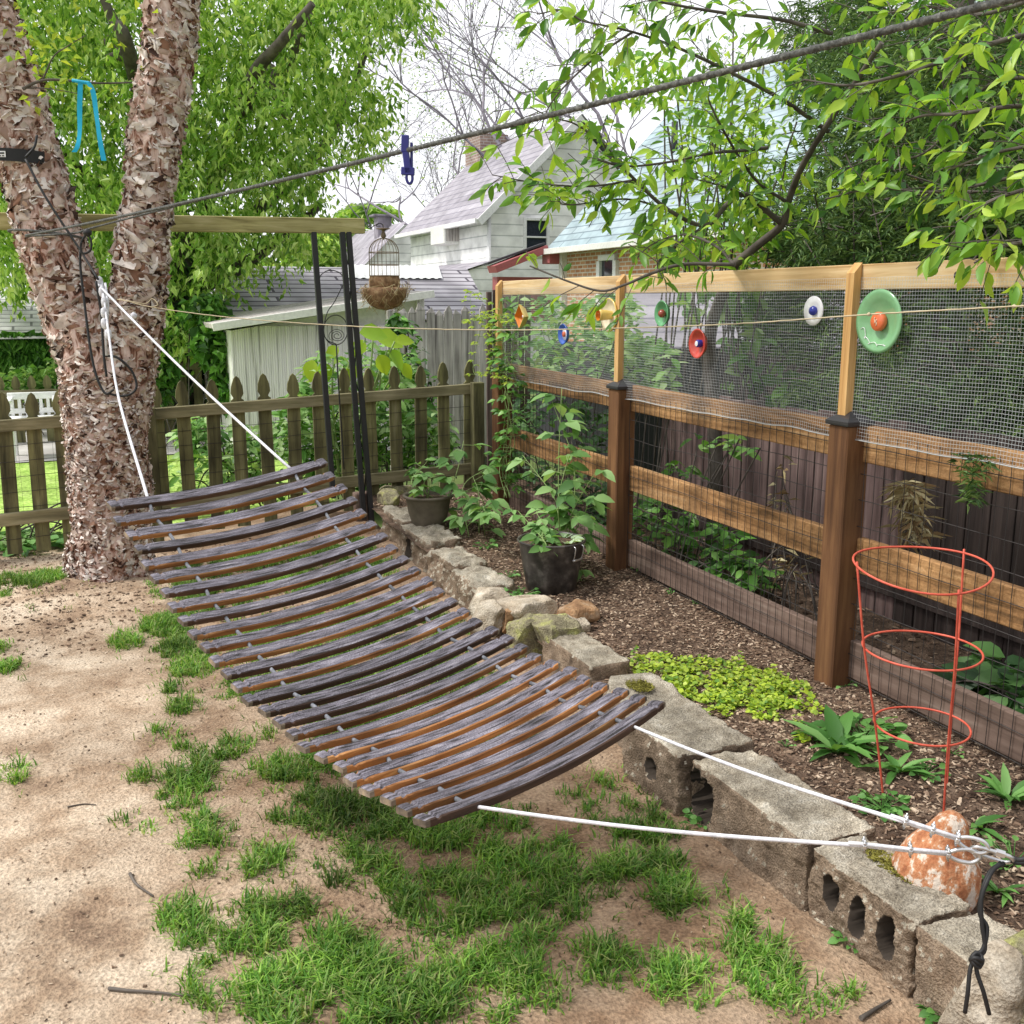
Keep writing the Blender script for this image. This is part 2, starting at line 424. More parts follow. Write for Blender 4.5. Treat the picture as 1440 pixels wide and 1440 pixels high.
m_beam = mat('green_stained_beam', [(.28, (.17, .15, .06)), (.5, (.38, .35, .15)), (.75, (.56, .51, .29))], (2.2, 26, 26), 9, .85, .4, .005, mott=.25, mscale=2, dist=1)
m_bark = mat('peeling_bark', [(.36, (.04, .018, .012)), (.43, (.25, .12, .08)), (.52, (.58, .42, .36)), (.7, (.74, .6, .54))], (17, 17, 8), 10, .95, .9, .025, mott=.3, mscale=4, dist=1.2)
m_flake = mat('bark_flake', [(.04, (.05, .025, .018)), (.14, (.24, .12, .075)), (.3, (.4, .28, .22)), (.46, (.56, .455, .395)), (.7, (.68, .6, .54)), (1, (.79, .73, .68))], by='island', rough=.85, bump=.3, mott=.3, mscale=14)
m_limb = mat('dark_limb', [(.3, (.05, .042, .035)), (.7, (.16, .14, .12))], (9, 9, 9), 8, .9, .5, .01)
m_haze_grey = mat('haze_tinted_grey', [(.3, (.2, .18, .22)), (.7, (.34, .31, .36))], (3, 3, 3), 4, .95, 0)  # pale lilac grey puts haze into the colour of far twigs
m_maple = leafmat('maple_leaf', [(.1, .22, .03), (.2, .38, .055), (.32, .52, .1), (.44, .62, .16), (.62, .76, .34), (.24, .45, .08)], transl=.42)
m_yleaf = leafmat('birch_leaf', [(.35, .48, .05), (.5, .6, .08), (.28, .45, .06)], transl=.45)
m_cherry = leafmat('cherry_leaf', [(.13, .3, .03), (.24, .46, .045), (.37, .58, .06), (.5, .68, .1), (.17, .37, .06)], rough=.4, transl=.4)
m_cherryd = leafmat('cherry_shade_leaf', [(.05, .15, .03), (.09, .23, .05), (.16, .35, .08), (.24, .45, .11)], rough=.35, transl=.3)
m_ever = leafmat('evergreen_spray', [(.035, .08, .025), (.075, .15, .04), (.14, .24, .06), (.09, .18, .065), (.22, .32, .1)], rough=.6, transl=.15)
m_ivy = leafmat('ivy_leaf', [(.035, .1, .018), (.07, .2, .03), (.12, .3, .045), (.2, .42, .08)], rough=.4, transl=.25)
m_rasp = leafmat('raspberry_leaf', [(.08, .2, .045), (.15, .31, .08), (.24, .44, .14), (.33, .52, .2)], rough=.55, transl=.35)
m_bush = leafmat('bush_leaf', [(.07, .19, .03), (.14, .32, .06), (.25, .45, .12), (.4, .57, .25)], rough=.5, transl=.35)
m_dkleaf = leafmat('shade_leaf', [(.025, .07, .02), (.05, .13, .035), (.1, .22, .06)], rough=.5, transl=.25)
m_big = leafmat('catalpa_leaf', [(.4, .55, .05), (.5, .66, .07), (.3, .5, .06)], rough=.5, transl=.55)
m_jenny = leafmat('creeping_jenny_leaf', [(.36, .5, .045), (.5, .63, .06), (.22, .38, .05), (.62, .72, .14), (.13, .26, .04)], rough=.5, transl=.35)
m_weed = leafmat('weed_leaf', [(.06, .17, .035), (.11, .28, .06), (.17, .38, .09), (.22, .43, .13)], rough=.5, transl=.3)
m_grass = leafmat('grass_blade', [(.06, .16, .02), (.1, .24, .03), (.17, .34, .045), (.27, .45, .075), (.13, .28, .04), (.36, .4, .15), (.08, .2, .03)], rough=.5, transl=.35)
[n for n in m_grass.node_tree.nodes if n.type == 'MAP_RANGE'][0].inputs['To Min'].default_value = .5
[n for n in m_grass.node_tree.nodes if n.type == 'MAP_RANGE'][0].inputs['To Max'].default_value = 1.5
m_stem = plain('green_stem', (.22, .32, .1), .6)
m_ropeg = mat('grey_rope', [(.3, (.06, .065, .075)), (.6, (.2, .21, .235)), (.8, (.38, .39, .42))], (60, 60, 60), 5, .8, .6, .004, mott=.2)
m_line = mat('weathered_clothesline', [(.3, (.035, .037, .035)), (.55, (.11, .112, .105)), (.8, (.3, .3, .28))], (130, 130, 130), 6, .85, 1, .003, mott=.25, mscale=20)
m_ropew = mat('white_rope', [(.3, (.5, .5, .54)), (.7, (.82, .82, .86))], (90, 90, 90), 4, .6, .4, .002, mott=.1)
m_blackrope = plain('black_rope', (.012, .012, .013), .6, bump=.3)
m_twine = plain('jute_twine', (.5, .42, .28), .9)
m_steel = plain('zinc_steel', (.62, .62, .63), .3, .85, bump=0.02)
m_blackm = plain('black_painted_steel', (.02, .02, .024), .4)
m_red = mat('red_enamel_wire', [(.3, (.5, .07, .04)), (.7, (.68, .14, .09))], (30, 30, 30), 4, .45, .1, .002, mott=.15)
m_terra = mat('flaking_terracotta', [(.34, (.22, .08, .04)), (.46, (.42, .165, .075)), (.53, (.5, .25, .13)), (.57, (.66, .57, .48))], (24, 24, 15), 15, .95, .9, .006, mott=.2, mscale=6, fine=.1, nrough=.72)
m_pot = mat('brown_pot', [(.3, (.085, .07, .05)), (.7, (.16, .135, .1))], (10, 10, 10), 5, .6, .1, .003)
m_bucket = mat('dark_bucket', [(.3, (.025, .022, .021)), (.55, (.065, .058, .052)), (.72, (.16, .145, .13))], (16, 16, 16), 10, .35, .15, .003, mott=.3, mscale=8)
m_blue = plain('blue_plastic', (.03, .03, .22), .35)
m_ribbon = plain('turquoise_ribbon', (.005, .42, .68), .5)
m_white = plain('white_paint', (.8, .8, .8), .6)
m_cream = plain('cream_paint', (.78, .78, .74), .7)
m_glass = plain('dark_window_glass', (.03, .035, .05), .08, spec=.8, bump=0, var=.3)
m_clap = brickmat('white_clapboard', (.94, .94, .93), (.91, .92, .9), (.55, .56, .56), 1, 40, .3, .016, bump=.3)
m_roofg = brickmat('grey_purple_shingle', (.34, .32, .36), (.42, .4, .44), (.22, .21, .25), 1, 3.1, .28, .02)
m_roofo = brickmat('old_dark_shingle', (.38, .36, .4), (.5, .48, .52), (.11, .1, .12), 1, 1.9, .17, .02)
m_roofb = brickmat('blue_grey_shingle', (.32, .41, .44), (.38, .46, .49), (.18, .23, .26), 1, 1.3, .22, .02)
m_brick = brickmat('orange_brick', (.5, .22, .11), (.62, .34, .19), (.72, .66, .58), 1, .24, .085, .013)
m_stock = mat('weathered_grey_board', [(.3, (.13, .115, .11)), (.45, (.42, .39, .37)), (.6, (.6, .56, .53)), (.8, (.74, .71, .68))], (30, 30, 1.3), 9, .95, .6, .01, mott=.3, mscale=2)
m_reed = mat('whitewashed_reed', [(.34, (.34, .32, .33)), (.42, (.8, .76, .82)), (.7, (.95, .9, .97))], (34, 34, .9), 8, .9, .7, .01, mott=.1, mscale=1)
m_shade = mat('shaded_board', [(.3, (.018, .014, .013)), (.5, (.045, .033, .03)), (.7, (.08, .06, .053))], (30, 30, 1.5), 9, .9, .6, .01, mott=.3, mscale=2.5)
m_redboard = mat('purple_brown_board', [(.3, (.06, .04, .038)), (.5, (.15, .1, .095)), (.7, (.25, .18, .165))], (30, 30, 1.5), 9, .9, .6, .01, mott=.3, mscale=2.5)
m_darkwall = plain('charcoal_shed_wall', (.045, .045, .052), .8)
m_redtrim = plain('dull_red_fascia', (.36, .1, .1), .6)
m_coir = mat('coir_and_straw', [(.2, (.06, .035, .02)), (.5, (.25, .15, .08)), (.8, (.5, .38, .22))], (30, 30, 30), 6, .95, .8, .01)
m_straw = mat('straw', [(.2, (.3, .2, .1)), (.6, (.5, .42, .22)), (1, (.6, .55, .35))], by='island', rough=.9, bump=0)
m_bronze = plain('aged_bronze', (.2, .15, .1), .5, .5)
glz = lambda n, c: plain(n, c, .18, spec=.6, bump=0.0, var=.08)
m_gl = dict(orange=glz('orange_glaze', (.62, .2, .02)), yellow=glz('yellow_glaze', (.72, .52, .14)), cream=glz('cream_glaze', (.75, .68, .5)), blue=glz('blue_glaze', (.05, .13, .5)),
            white=glz('white_glaze', (.8, .8, .82)), green=glz('green_glaze', (.12, .36, .16)), sage=glz('sage_glaze', (.2, .42, .21)), red=glz('red_glaze', (.5, .06, .04)),
            dkred=glz('dark_red_glaze', (.3, .06, .04)), navy=glz('navy_glaze', (.02, .03, .3)), tang=glz('tangerine_glaze', (.7, .16, .06)))

# ================================================================== SETTING
def sheet(name, x0, x1, y0, y1, step, zf, m):
    nx, ny = max(1, int((x1 - x0) / step)), max(1, int((y1 - y0) / step))
    xs = np.linspace(x0, x1, nx + 1); ys = np.linspace(y0, y1, ny + 1)
    vs = np.array([(x, y, zf(x, y)) for x in xs for y in ys])
    i = np.arange(nx)[:, None]; j = np.arange(ny)[None, :]
    q = np.stack([i * (ny + 1) + j, (i + 1) * (ny + 1) + j, (i + 1) * (ny + 1) + j + 1, i * (ny + 1) + j + 1], -1).reshape(-1, 4)
    mb = MB(); mb.add(vs, q, 0, True)
    return struct(mb.build(name, m))


sheet('ground', -300, 300, -300, 300, 60, lambda x, y: -.06, m_far)
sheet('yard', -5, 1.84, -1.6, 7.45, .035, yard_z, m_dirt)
sheet('garden_bed', 1.78, 3.7, -1.6, 7.3, .035, bed_z, m_bed)
sheet('neighbour_yard', 3.68, 16, -3, 24, .5, lambda x, y: .13 + .02 * math.sin(x * 2 + y), m_far)
sheet('lawn', -9, 1.9, 7.43, 11.3, .3, lambda x, y: .0 + .03 * sstep(7.4, 11, y), m_lawn)
sheet('driveway', -14, 9, 11.28, 17, .5, lambda x, y: .04, m_drive)

# --- mulch, soil crumbs
def chips(n, x0, x1, y0, y1, zf, lo, hi, name, m, asp=2.5, keep=None):
    mb = MB()
    x = rng.uniform(x0, x1, n); y = rng.uniform(y0, y1, n)
    if keep is not None:
        k = np.array([keep(a, b) for a, b in zip(x, y)]); x, y = x[k], y[k]; n = len(x)
    z = np.array([zf(a, b) for a, b in zip(x, y)]) + .003
    L = rng.uniform(lo, hi, n) ; W = L / rng.uniform(1.2, asp * 1.6, n)
    D = rdir(n, -.25, .25); N = unit(np.stack([rng.normal(0, .45, n), rng.normal(0, .45, n), np.ones(n)], 1))
    P = np.stack([x, y, z], 1); S = unit(np.cross(D, N)); up = N * (W * .35)[:, None]
    a, b = D * L[:, None] * .5, S * W[:, None] * .5
    vs = np.stack([P - a - b * .7, P + a - b, P + a * .9 + b, P - a + b * .8, P - a * .7 - b * .5 + up, P + a * .7 - b * .6 + up, P + a * .6 + b * .7 + up, P - a * .7 + b * .5 + up], 1).reshape(-1, 3)
    base = np.arange(n)[:, None] * 8
    q = np.concatenate([base + np.array([f]) for f in ((4, 5, 6, 7), (0, 1, 5, 4), (1, 2, 6, 5), (2, 3, 7, 6), (3, 0, 4, 7))])
    mb.add(vs, q)
    o = mb.build(name, m); return o


o = chips(30000, 1.83, 2.75, .9, 6.9, bed_z, .005, .022, 'mulch', m_chip, 3); tag(o, 'dark brown shredded bark mulch covering the raised bed', 'mulch', kind='stuff')
o = chips(2500, 2.75, 3.6, 1, 6.9, bed_z, .01, .035, 'leaf_litter', m_chip, 2); tag(o, 'dry brown leaf litter on the soil behind the board fence', 'litter', kind='stuff')
o = chips(15000, -2.2, 1.8, .6, 7.2, yard_z, .003, .012, 'soil_crumbs', m_crumb, 2, keep=lambda x, y: noise.noise(V((x * 1.6, y * 1.6, 2))) > R.uniform(-.5, .45)); tag(o, 'small crumbs and grit scattered over the bare dirt', 'grit', kind='stuff')
o = chips(12000, -2.2, 1.75, .7, 7.0, yard_z, .002, .009, 'litter', m_chip, 3, keep=lambda x, y: noise.noise(V((x * 2.1, y * 2.1, 8))) > R.uniform(-.6, .3)); tag(o, 'dark specks of bark and twig litter strewn over the yard dirt', 'litter', kind='stuff')
o = chips(3500, -.9, 1.1, 5.0, 7.2, yard_z, .006, .026, 'bark_litter', m_chip, 3); tag(o, 'fallen bark scraps on the ground around the tree base', 'litter', kind='stuff')

# --- grass: tufts placed by patches of the yard (centre x, y, radius in metres)
grass_px = [(181, 900, 25), (226, 884, 32), (250, 912, 32), (274, 940, 32), (258, 993, 20), (242, 969, 15), (10, 940, 17), (0, 912, 10), (226, 1033, 16), (258, 1045, 18), (290, 1069, 22),
            (326, 1051, 22), (366, 1035, 16), (197, 1090, 16), (266, 1098, 42), (403, 1085, 42), (258, 1138, 20), (310, 1162, 48), (20, 1092, 20), (169, 1154, 9), (205, 1166, 11), (387, 1156, 11),
            (455, 1142, 50), (515, 1150, 42), (491, 1190, 18), (564, 1178, 42), (375, 1214, 34), (282, 1226, 11), (524, 1230, 38), (455, 1218, 11), (475, 1240, 13), (246, 1287, 22), (266, 1307, 34),
            (346, 1279, 16), (379, 1287, 20), (423, 1275, 26), (354, 1331, 42), (322, 1384, 52), (403, 1375, 62), (463, 1331, 44), (403, 1430, 60), (503, 1384, 74), (564, 1267, 32), (564, 1343, 62),
            (640, 1200, 72), (750, 1235, 80), (880, 1210, 80), (950, 1270, 36), (840, 1115, 40), (930, 1100, 26), (700, 1330, 70), (640, 1400, 80), (850, 1352, 40), (960, 1385, 46), (1030, 1295, 25),
            (1060, 1340, 42), (1075, 1385, 38), (1180, 1405, 24), (640, 1270, 50), (900, 1160, 45), (700, 1150, 40), (560, 1440, 70), (740, 1390, 40), (1130, 1420, 22),
            (690, 1010, 40), (650, 830, 14), (645, 850, 12), (560, 790, 30), (610, 770, 14), (20, 820, 45), (75, 812, 30)]
under_px = [(300, 800, 45), (370, 785, 45), (440, 772, 45), (505, 765, 40), (250, 825, 40), (545, 790, 40), (250, 880, 40), (300, 850, 50), (370, 830, 55), (440, 815, 50), (510, 800, 45), (330, 910, 60), (420, 890, 70), (510, 870, 70), (580, 850, 45), (620, 880, 45), (430, 960, 70), (530, 940, 80),
            (620, 940, 60), (350, 970, 40), (500, 1010, 70), (600, 1010, 70), (680, 960, 40), (560, 1070, 60), (660, 1060, 50), (760, 1050, 30), (470, 1060, 45)]


def tufts(patches, spacing, blades, name, zf, lo=.035, hi=.085, thin=1.0):
    mb = MB(); P = []; D = []; L = []
    for px, py, r in patches:
        c = onz(px, py, 0); c = V((c.x, c.y, zf(c.x, c.y))); c = onz(px, py, c.z)
        d = (c - EYEV).length; rx = r * d / F; ry = rx * 1.45
        n = int(math.pi * rx * ry / spacing ** 2) + 1
        if 5 < r <= 13: n = max(n, 3)
        for _ in range(n):
            a = R.uniform(0, TAU); q = math.sqrt(R.random()) * R.uniform(.75, 1.12)
            x = c.x + rx * q * math.cos(a); y = c.y + ry * q * math.sin(a)
            if noise.noise(V((x * 7, y * 7, 1))) < -.16 * thin: continue
            if zf is yard_z and x > 1.68: continue
            z = zf(x, y)
            edge = 1 - .4 * q
            k = int(blades * R.uniform(.5, 1.4)); s = R.uniform(.75, 1.25) * edge
            for b in range(k):
                e = R.uniform(.12, .95); t = R.uniform(0, TAU)
                P.append((x + R.gauss(0, .012), y + R.gauss(0, .012), z - .004)); D.append((math.cos(t) * e, math.sin(t) * e, 1)); L.append(R.uniform(lo, hi) * s)
    P = np.array(P); D = unit(np.array(D)); L = np.array(L)[:, None]; n = len(P)
    H = unit(D * np.array([1, 1, 0]) + 1e-4); S = np.stack([-H[:, 1], H[:, 0], np.zeros(n)], 1)
    W = rng.uniform(.0016, .0034, (n, 1))
    m1 = P + D * L * .55; bend = rng.uniform(.05, .5, (n, 1))
    tip = P + D * L * .9 + H * L * bend - np.array([0, 0, 1]) * L * bend * .45
    vs = np.stack([P - S * W, P + S * W, m1 + S * W * .8, m1 - S * W * .8, tip], 1).reshape(-1, 3)
    base = np.arange(n)[:, None] * 5
    mb.add(vs, base + np.array([[0, 1, 2, 3]]), 0, False)
    mb.f.append((base + np.array([[3, 2, 4]]), 0, False))
    return mb.build(name, m_grass)


o = tufts(grass_px, .030, 16, 'grass', yard_z, .022, .095); tag(o, 'spiky green grass growing in patches on the bare dirt yard', 'grass', kind='stuff')
o = tufts(under_px, .024, 13, 'grass', yard_z, .025, .06, 1.6); tag(o, 'bright short grass in the strip beneath the slatted hammock', 'grass', kind='stuff')

halo = [(px + R.gauss(0, r * .9), py + R.gauss(0, r * .55), 3) for px, py, r in grass_px for _ in range(int(5 + r / 2))]
o = tufts(halo, .05, 5, 'grass', yard_z, .02, .06, 9); tag(o, 'sparse stray grass blades between the thick patches', 'grass', kind='stuff')
# --- fallen twigs
def twig(pts, r, label):
    P = []
    for px, py in pts:
        p = onz(px, py, 0); p = onz(px, py, yard_z(p.x, p.y)); P.append(p + V((0, 0, r * 1.2)))
    mb = MB(); tube(mb, smooth_path(P, 5), np.linspace(r, r * .5, (len(P) - 1) * 5 + 1), 6)
    tag(mb.build('fallen_twig', m_limb, origin=P[0]), label, 'twig', 'twigs lying on the dirt')


twig([(153, 1393), (180, 1396), (214, 1398), (275, 1404)], .005, 'long straight twig lying on dirt beside the big front grass patch')
twig([(183, 1231), (192, 1246), (216, 1263)], .005, 'short curved reddish twig on bare dirt left of the grass tufts')
twig([(95, 1136), (118, 1132), (135, 1133)], .003, 'thin dark twig on the pale dirt at the left')
twig([(1210, 1436), (1232, 1422), (1252, 1410)], .006, 'stubby brown twig on dirt beside the block border')

# ================================================================== FENCE OF BOARDS AND MESH (right)
XF = 2.68
fence = thing('board_fence', (XF + .05, 3.06, .14), 'brown stained rail fence with wire mesh and tall pale pine top frame', 'fence')
PY = [1.22, 3.06, 4.83, 6.52]
zrail = lambda y: .012 * (y - 2.2)
for i, y in enumerate(PY):
    g = .10 + .02 * max(0, y - 3)
    mb = MB(); box(mb, (XF, y, (1.1635 + g - .15) / 2), (.108, .108, 1.1635 - g + .15), bev=.005)
    po = mb.build('post', m_post, fence)
    mb = MB()
    lathe(mb, [(.088, 1.164), (.09, 1.17), (.09, 1.18), (.07, 1.192), (.0, 1.222)], 4, Matrix.Translation((XF, y, 0)) @ Matrix.Rotation(math.pi / 4, 4, 'Z'), smooth=False)
    lathe(mb, [(.0, 1.1641), (.088, 1.1641)], 4, Matrix.Translation((XF, y, 0)) @ Matrix.Rotation(math.pi / 4, 4, 'Z'), smooth=False)
    mb.build('post_cap', m_cap, po)
    if i:
        # upright pine batten with bevelled top, standing on the yard side
        mb = MB(); w, t = .042, .034; zt = 1.752; x0, x1 = XF - .035, XF - .001
        yy = y + .01
        vs = [(x0, yy - w / 2, 1.16), (x1, yy - w / 2, 1.16), (x1, yy + w / 2, 1.16), (x0, yy + w / 2, 1.16),
              (x0, yy - w / 2, zt - .03), (x1, yy - w / 2, zt + .008), (x1, yy + w / 2, zt + .008), (x0, yy + w / 2, zt - .03)]
        mb.add(vs, [(0, 3, 2, 1), (4, 5, 6, 7), (0, 1, 5, 4), (1, 2, 6, 5), (2, 3, 7, 6), (3, 0, 4, 7)])
        mb.build('batten', m_pinev, fence)
XR = XF + .045
for a, b in zip(PY[:-1], PY[1:]):
    y0, y1 = a + .02, b - .02
    for zc, h in ((1.085, .138), (.655, .136)):
        mb = MB(); beam(mb, (XR, y0, zc + zrail(y0)), (XR, y1, zc + zrail(y1)), .036, h, bev=.004); mb.build('rail', m_rail, fence)
    mb = MB(); beam(mb, (XR, y0, .235 + zrail(y0) * 1.2), (XR, y1, .235 + zrail(y1) * 1.2), .034, .15, bev=.003); mb.build('kickboard', m_kick, fence)
    mb = MB(); beam(mb, (XF + .018, a + .012, 1.708), (XF + .018, b + .008, 1.708), .03, .092, bev=.003); mb.build('top_board', m_pine, fence)
    # hardware cloth, half inch
    mb = MB(); Y = np.arange(a + .03, b, .0127); zb = lambda y: 1.118 + .012 * noise.noise(V((y * 4, 0, 5)))
    wx = lambda y, z: XF - .005 + .007 * noise.noise(V((y * 2.3, z * 2.3, 1))) * min(1, (1.70 - z) * 6) - .006 * sstep(1.3, 1.1, z)
    for y in Y:
        zs = np.linspace(zb(y), 1.705, 7); tube(mb, [(wx(y, z), y + .003 * noise.noise(V((y * 3, z * 4, 9))), z) for z in zs], .00054, 3, caps=False, smooth=False)
    ys = np.linspace(a + .03, b, 30)
    for k in range(47):
        f = k / 46
        tube(mb, [(wx(y, zb(y) + (1.705 - zb(y)) * f) + .001, y, zb(y) + (1.705 - zb(y)) * f) for y in ys], .00054, 3, caps=False, smooth=False)
    tube(mb, [(wx(y, zb(y)) - .003, y, zb(y) - .004) for y in ys], .0022, 5, caps=False)
    mb.build('hardware_cloth', m_galv, fence)
    mb = MB(); xw = XR - .024
    for y in np.arange(a + .06, b - .03, .05):
        ph = R.uniform(0, 9); zs = np.linspace(.15 + zrail(y), 1.135, 12)
        tube(mb, [(xw - .002 * noise.noise(V((y * 3, z * 5, ph))) - .002, y + .008 * noise.noise(V((ph, z * 5, 2))), z) for z in zs], .0016, 4, caps=False, smooth=False)
    for z in np.arange(.16, 1.13, .1016):
        ph = R.uniform(0, 9)
        tube(mb, [(xw - .001, y, z + zrail(y) + .007 * noise.noise(V((y * 3, ph, 2)))) for y in np.linspace(a + .05, b - .05, 25)], .0016, 4, caps=False, smooth=False)
    mb.build('welded_wire', m_wire, fence)
mb = MB(); kn = onx(1345, 387, XF + .0025)
lathe(mb, [(0, 0), (.012, .0), (.014, -.002)], 12, Matrix.Translation(kn) @ Matrix.Rotation(-math.pi / 2, 4, 'Y')); mb.build('wood_knot', m_limb, fence)

# --- plates and cups hung on the mesh (each its own ornament)
def ornament(px, py, label, parts, rot=0, tilt=0):
    """parts: (name, material, profile (radius, height off the mesh), segments)"""
    c = onx(px, py, XF - .018)
    root = thing('ceramic_ornament', c, label, 'ornament', 'ceramic flowers hung on the mesh fence')
    Mx = Matrix.Translation(c) @ Matrix.Rotation(tilt, 4, 'Z') @ Matrix.Rotation(-math.pi / 2, 4, 'Y') @ Matrix.Rotation(rot, 4, 'Z')
    for nm, mm, prof, n in parts:
        mb = MB(); lathe(mb, prof, n, Mx, smooth=n > 6); o = mb.build(nm, mm, root)
        if n > 6: pass
    return root, Mx


G = m_gl
r_, Mx = ornament(1243, 452, 'large sage green plate with orange button centre, biggest of the hung plates', [
    ('plate', G['sage'], [(0, 0), (.06, 0), (.066, .004), (.072, .012), (.104, .02), (.112, .022), (.113, .026), (.1, .0262), (.074, .019), (.062, .012), (0, .010)], 48),
    ('button', G['tang'], [(.03, .012), (.034, .018), (.034, .03), (.028, .036), (.0, .037)], 28)])
mb = MB()
for s in (-1, 1):
    tube(mb, [Mx @ V((.004 * s + u * .018, s * .004 + .002 * math.sin(u * 6), .0385)) for u in np.linspace(-.6, .6, 7)], .0014, 5)
mb.build('thread', G['cream'], r_)
mb = MB(); pts = []
for u in np.linspace(0, 1, 90):
    ph = u * TAU * 4.2; amp = .006 + .005 * noise.noise(V((u * 5, 3, 0)))
    a = math.radians(-34 + 100 * u) + (amp / .085) * 1.5 * math.cos(ph + .8 * math.sin(u * 9)); rr = .084 + amp * math.sin(ph) + .004 * math.sin(u * 13)
    pts.append(Mx @ V((-rr * math.cos(a + .1), rr * math.sin(a + .1), .0225 + .002)))
tube(mb, pts, .0012, 5)
mb.build('embossed_scroll', G['white'], r_)
ornament(1148, 437, 'small white saucer with a cobalt blue knob in its middle', [
    ('plate', G['white'], [(0, 0), (.03, 0), (.05, .008), (.056, .012), (.056, .016), (.03, .0085), (0, .007)], 36),
    ('knob', G['navy'], [(.016, .008), (.019, .016), (.015, .025), (0, .029)], 20)])
ornament(988, 483, 'red bowl shaped saucer with a small blue centre knob', [
    ('plate', G['red'], [(0, 0), (.04, 0), (.055, .01), (.066, .028), (.068, .03), (.066, .033), (.056, .024), (.036, .01), (0, .008)], 36),
    ('knob', G['navy'], [(.017, .009), (.017, .03), (.012, .034)], 20), ('knob_face', G['white'], [(.012, .0341), (0, .036)], 20)])
ornament(937, 441, 'green saucer with a dark red ball in the centre under the cherry twigs', [
    ('plate', G['green'], [(0, 0), (.036, 0), (.05, .008), (.06, .026), (.063, .028), (.06, .031), (.05, .02), (.034, .009), (0, .007)], 36),
    ('knob', G['dkred'], [(.012, .009), (.02, .02), (.019, .032), (.01, .041), (0, .043)], 20)])
ornament(862, 443, 'yellow saucer with a protruding yellow cup beside the middle pine batten', [
    ('plate', G['cream'], [(0, 0), (.05, 0), (.07, .008), (.084, .022), (.088, .024), (.086, .029), (.07, .018), (.05, .01), (0, .008)], 40),
    ('rim', G['yellow'], [(.085, .03), (.0885, .028), (.088, .02), (.08, .026)], 40),
    ('cup', G['yellow'], [(.022, .008), (.026, .03), (.03, .075), (.033, .09), (.028, .09)], 28), ('cup_lining', G['orange'], [(.029, .0895), (.024, .06), (0, .045)], 28)])
ornament(797, 470, 'blue rimmed small saucer with an orange and white middle', [
    ('plate', G['blue'], [(0, 0), (.035, 0), (.05, .008), (.058, .024), (.061, .026), (.058, .03), (.05, .02), (.036, .01), (.0, .008)], 36),
    ('disc', G['white'], [(.034, .0105), (.033, .014), (0, .0145)], 28), ('centre', G['tang'], [(.016, .015), (.015, .024), (0, .025)], 20)])
ornament(739, 445, 'orange square dish hung as a diamond next to the corner batten', [
    ('dish', G['yellow'], [(0, 0), (.05, 0), (.07, .028), (.078, .045), (.073, .046)], 4),
    ('dish_lining', G['orange'], [(.073, .0455), (.06, .025), (.046, .009), (0, .008)], 4), ('bead', G['white'], [(.01, .01), (.01, .02), (0, .022)], 12)])

# ================================================================== PICKET FENCE (back)
YP = 7.12
gz = lambda x: .03 + .042 * (x + .4)
pf = thing('picket_fence', (0.4, YP, .05), 'mossy green pointed picket fence along the back of the yard', 'fence')
def picket_mesh(h, wd=.088, t=.019):
    w = wd / 2
    prof = [(-w, 0), (w, 0), (w, h - .165), (w * .62, h - .152), (w * .62, h - .145), (w * .95, h - .118), (w * .86, h - .07), (w * .42, h - .016), (0, h), (-w * .42, h - .016), (-w * .86, h - .07), (-w * .95, h - .118), (-w * .62, h - .145), (-w * .62, h - .152), (-w, h - .165)]
    n = len(prof); mb = MB()
    vs = [(x, -t / 2, z) for x, z in prof] + [(x, t / 2, z) for x, z in prof]
    mb.add(vs, [tuple(range(n)), tuple(range(2 * n - 1, n - 1, -1))] + [(i, i + n, (i + 1) % n + n, (i + 1) % n) for i in range(n)])
    return mb
first = None
xs = [ony(px, 650, YP).x for px in (-75, -32, 8, 50, 90, 130, 170)] + [ony(px, 560, YP).x for px in (221, 259, 297, 335, 374, 412, 450, 488, 523, 558, 592, 626, 661)]
for k, x in enumerate(xs):
    if first is None:
        first = picket_mesh(1.03).build('picket', m_picket, pf, origin=(0, 0, 0)); o = first
    else:
        o = first.copy(); col.objects.link(o)
    o.location = V((x, YP + .03, gz(x))) - pf.location
    o.rotation_euler = (R.uniform(-.01, .01), R.uniform(-.014, .014), R.uniform(-.06, .06)); o.scale = (1, 1, R.uniform(.985, 1.015))
xa, xb = xs[0] - .6, ony(676, 560, YP).x
for z, h in ((.83, .075), (.235, .082)):
    mb = MB(); beam(mb, (xa, YP - .005, gz(xa) + z), (xb, YP - .005, gz(xb) + z), .038, h, bev=.004); mb.build('rail', m_prail, pf)
for px in (206, 667):
    x = ony(px, 560, YP).x; mb = MB(); box(mb, (x, YP - .06, gz(x) + .42), (.088, .075, .92), bev=.006); mb.build('post', m_picket, pf)
mb = MB()
for z in np.arange(.1, .72, .1):
    tube(mb, [(x, YP - .005 + .016, gz(x) + z + .006 * noise.noise(V((x * 3, z * 9, 1)))) for x in np.linspace(xa, xb, 40)], .0016, 4, caps=False)
for x in np.arange(xa, xb, .1):
    tube(mb, [(x, YP + .012, gz(x) + .06), (x + .005, YP + .012, gz(x) + .72)], .0009, 3, caps=False)
mb.build('wire_mesh', m_wire, pf)

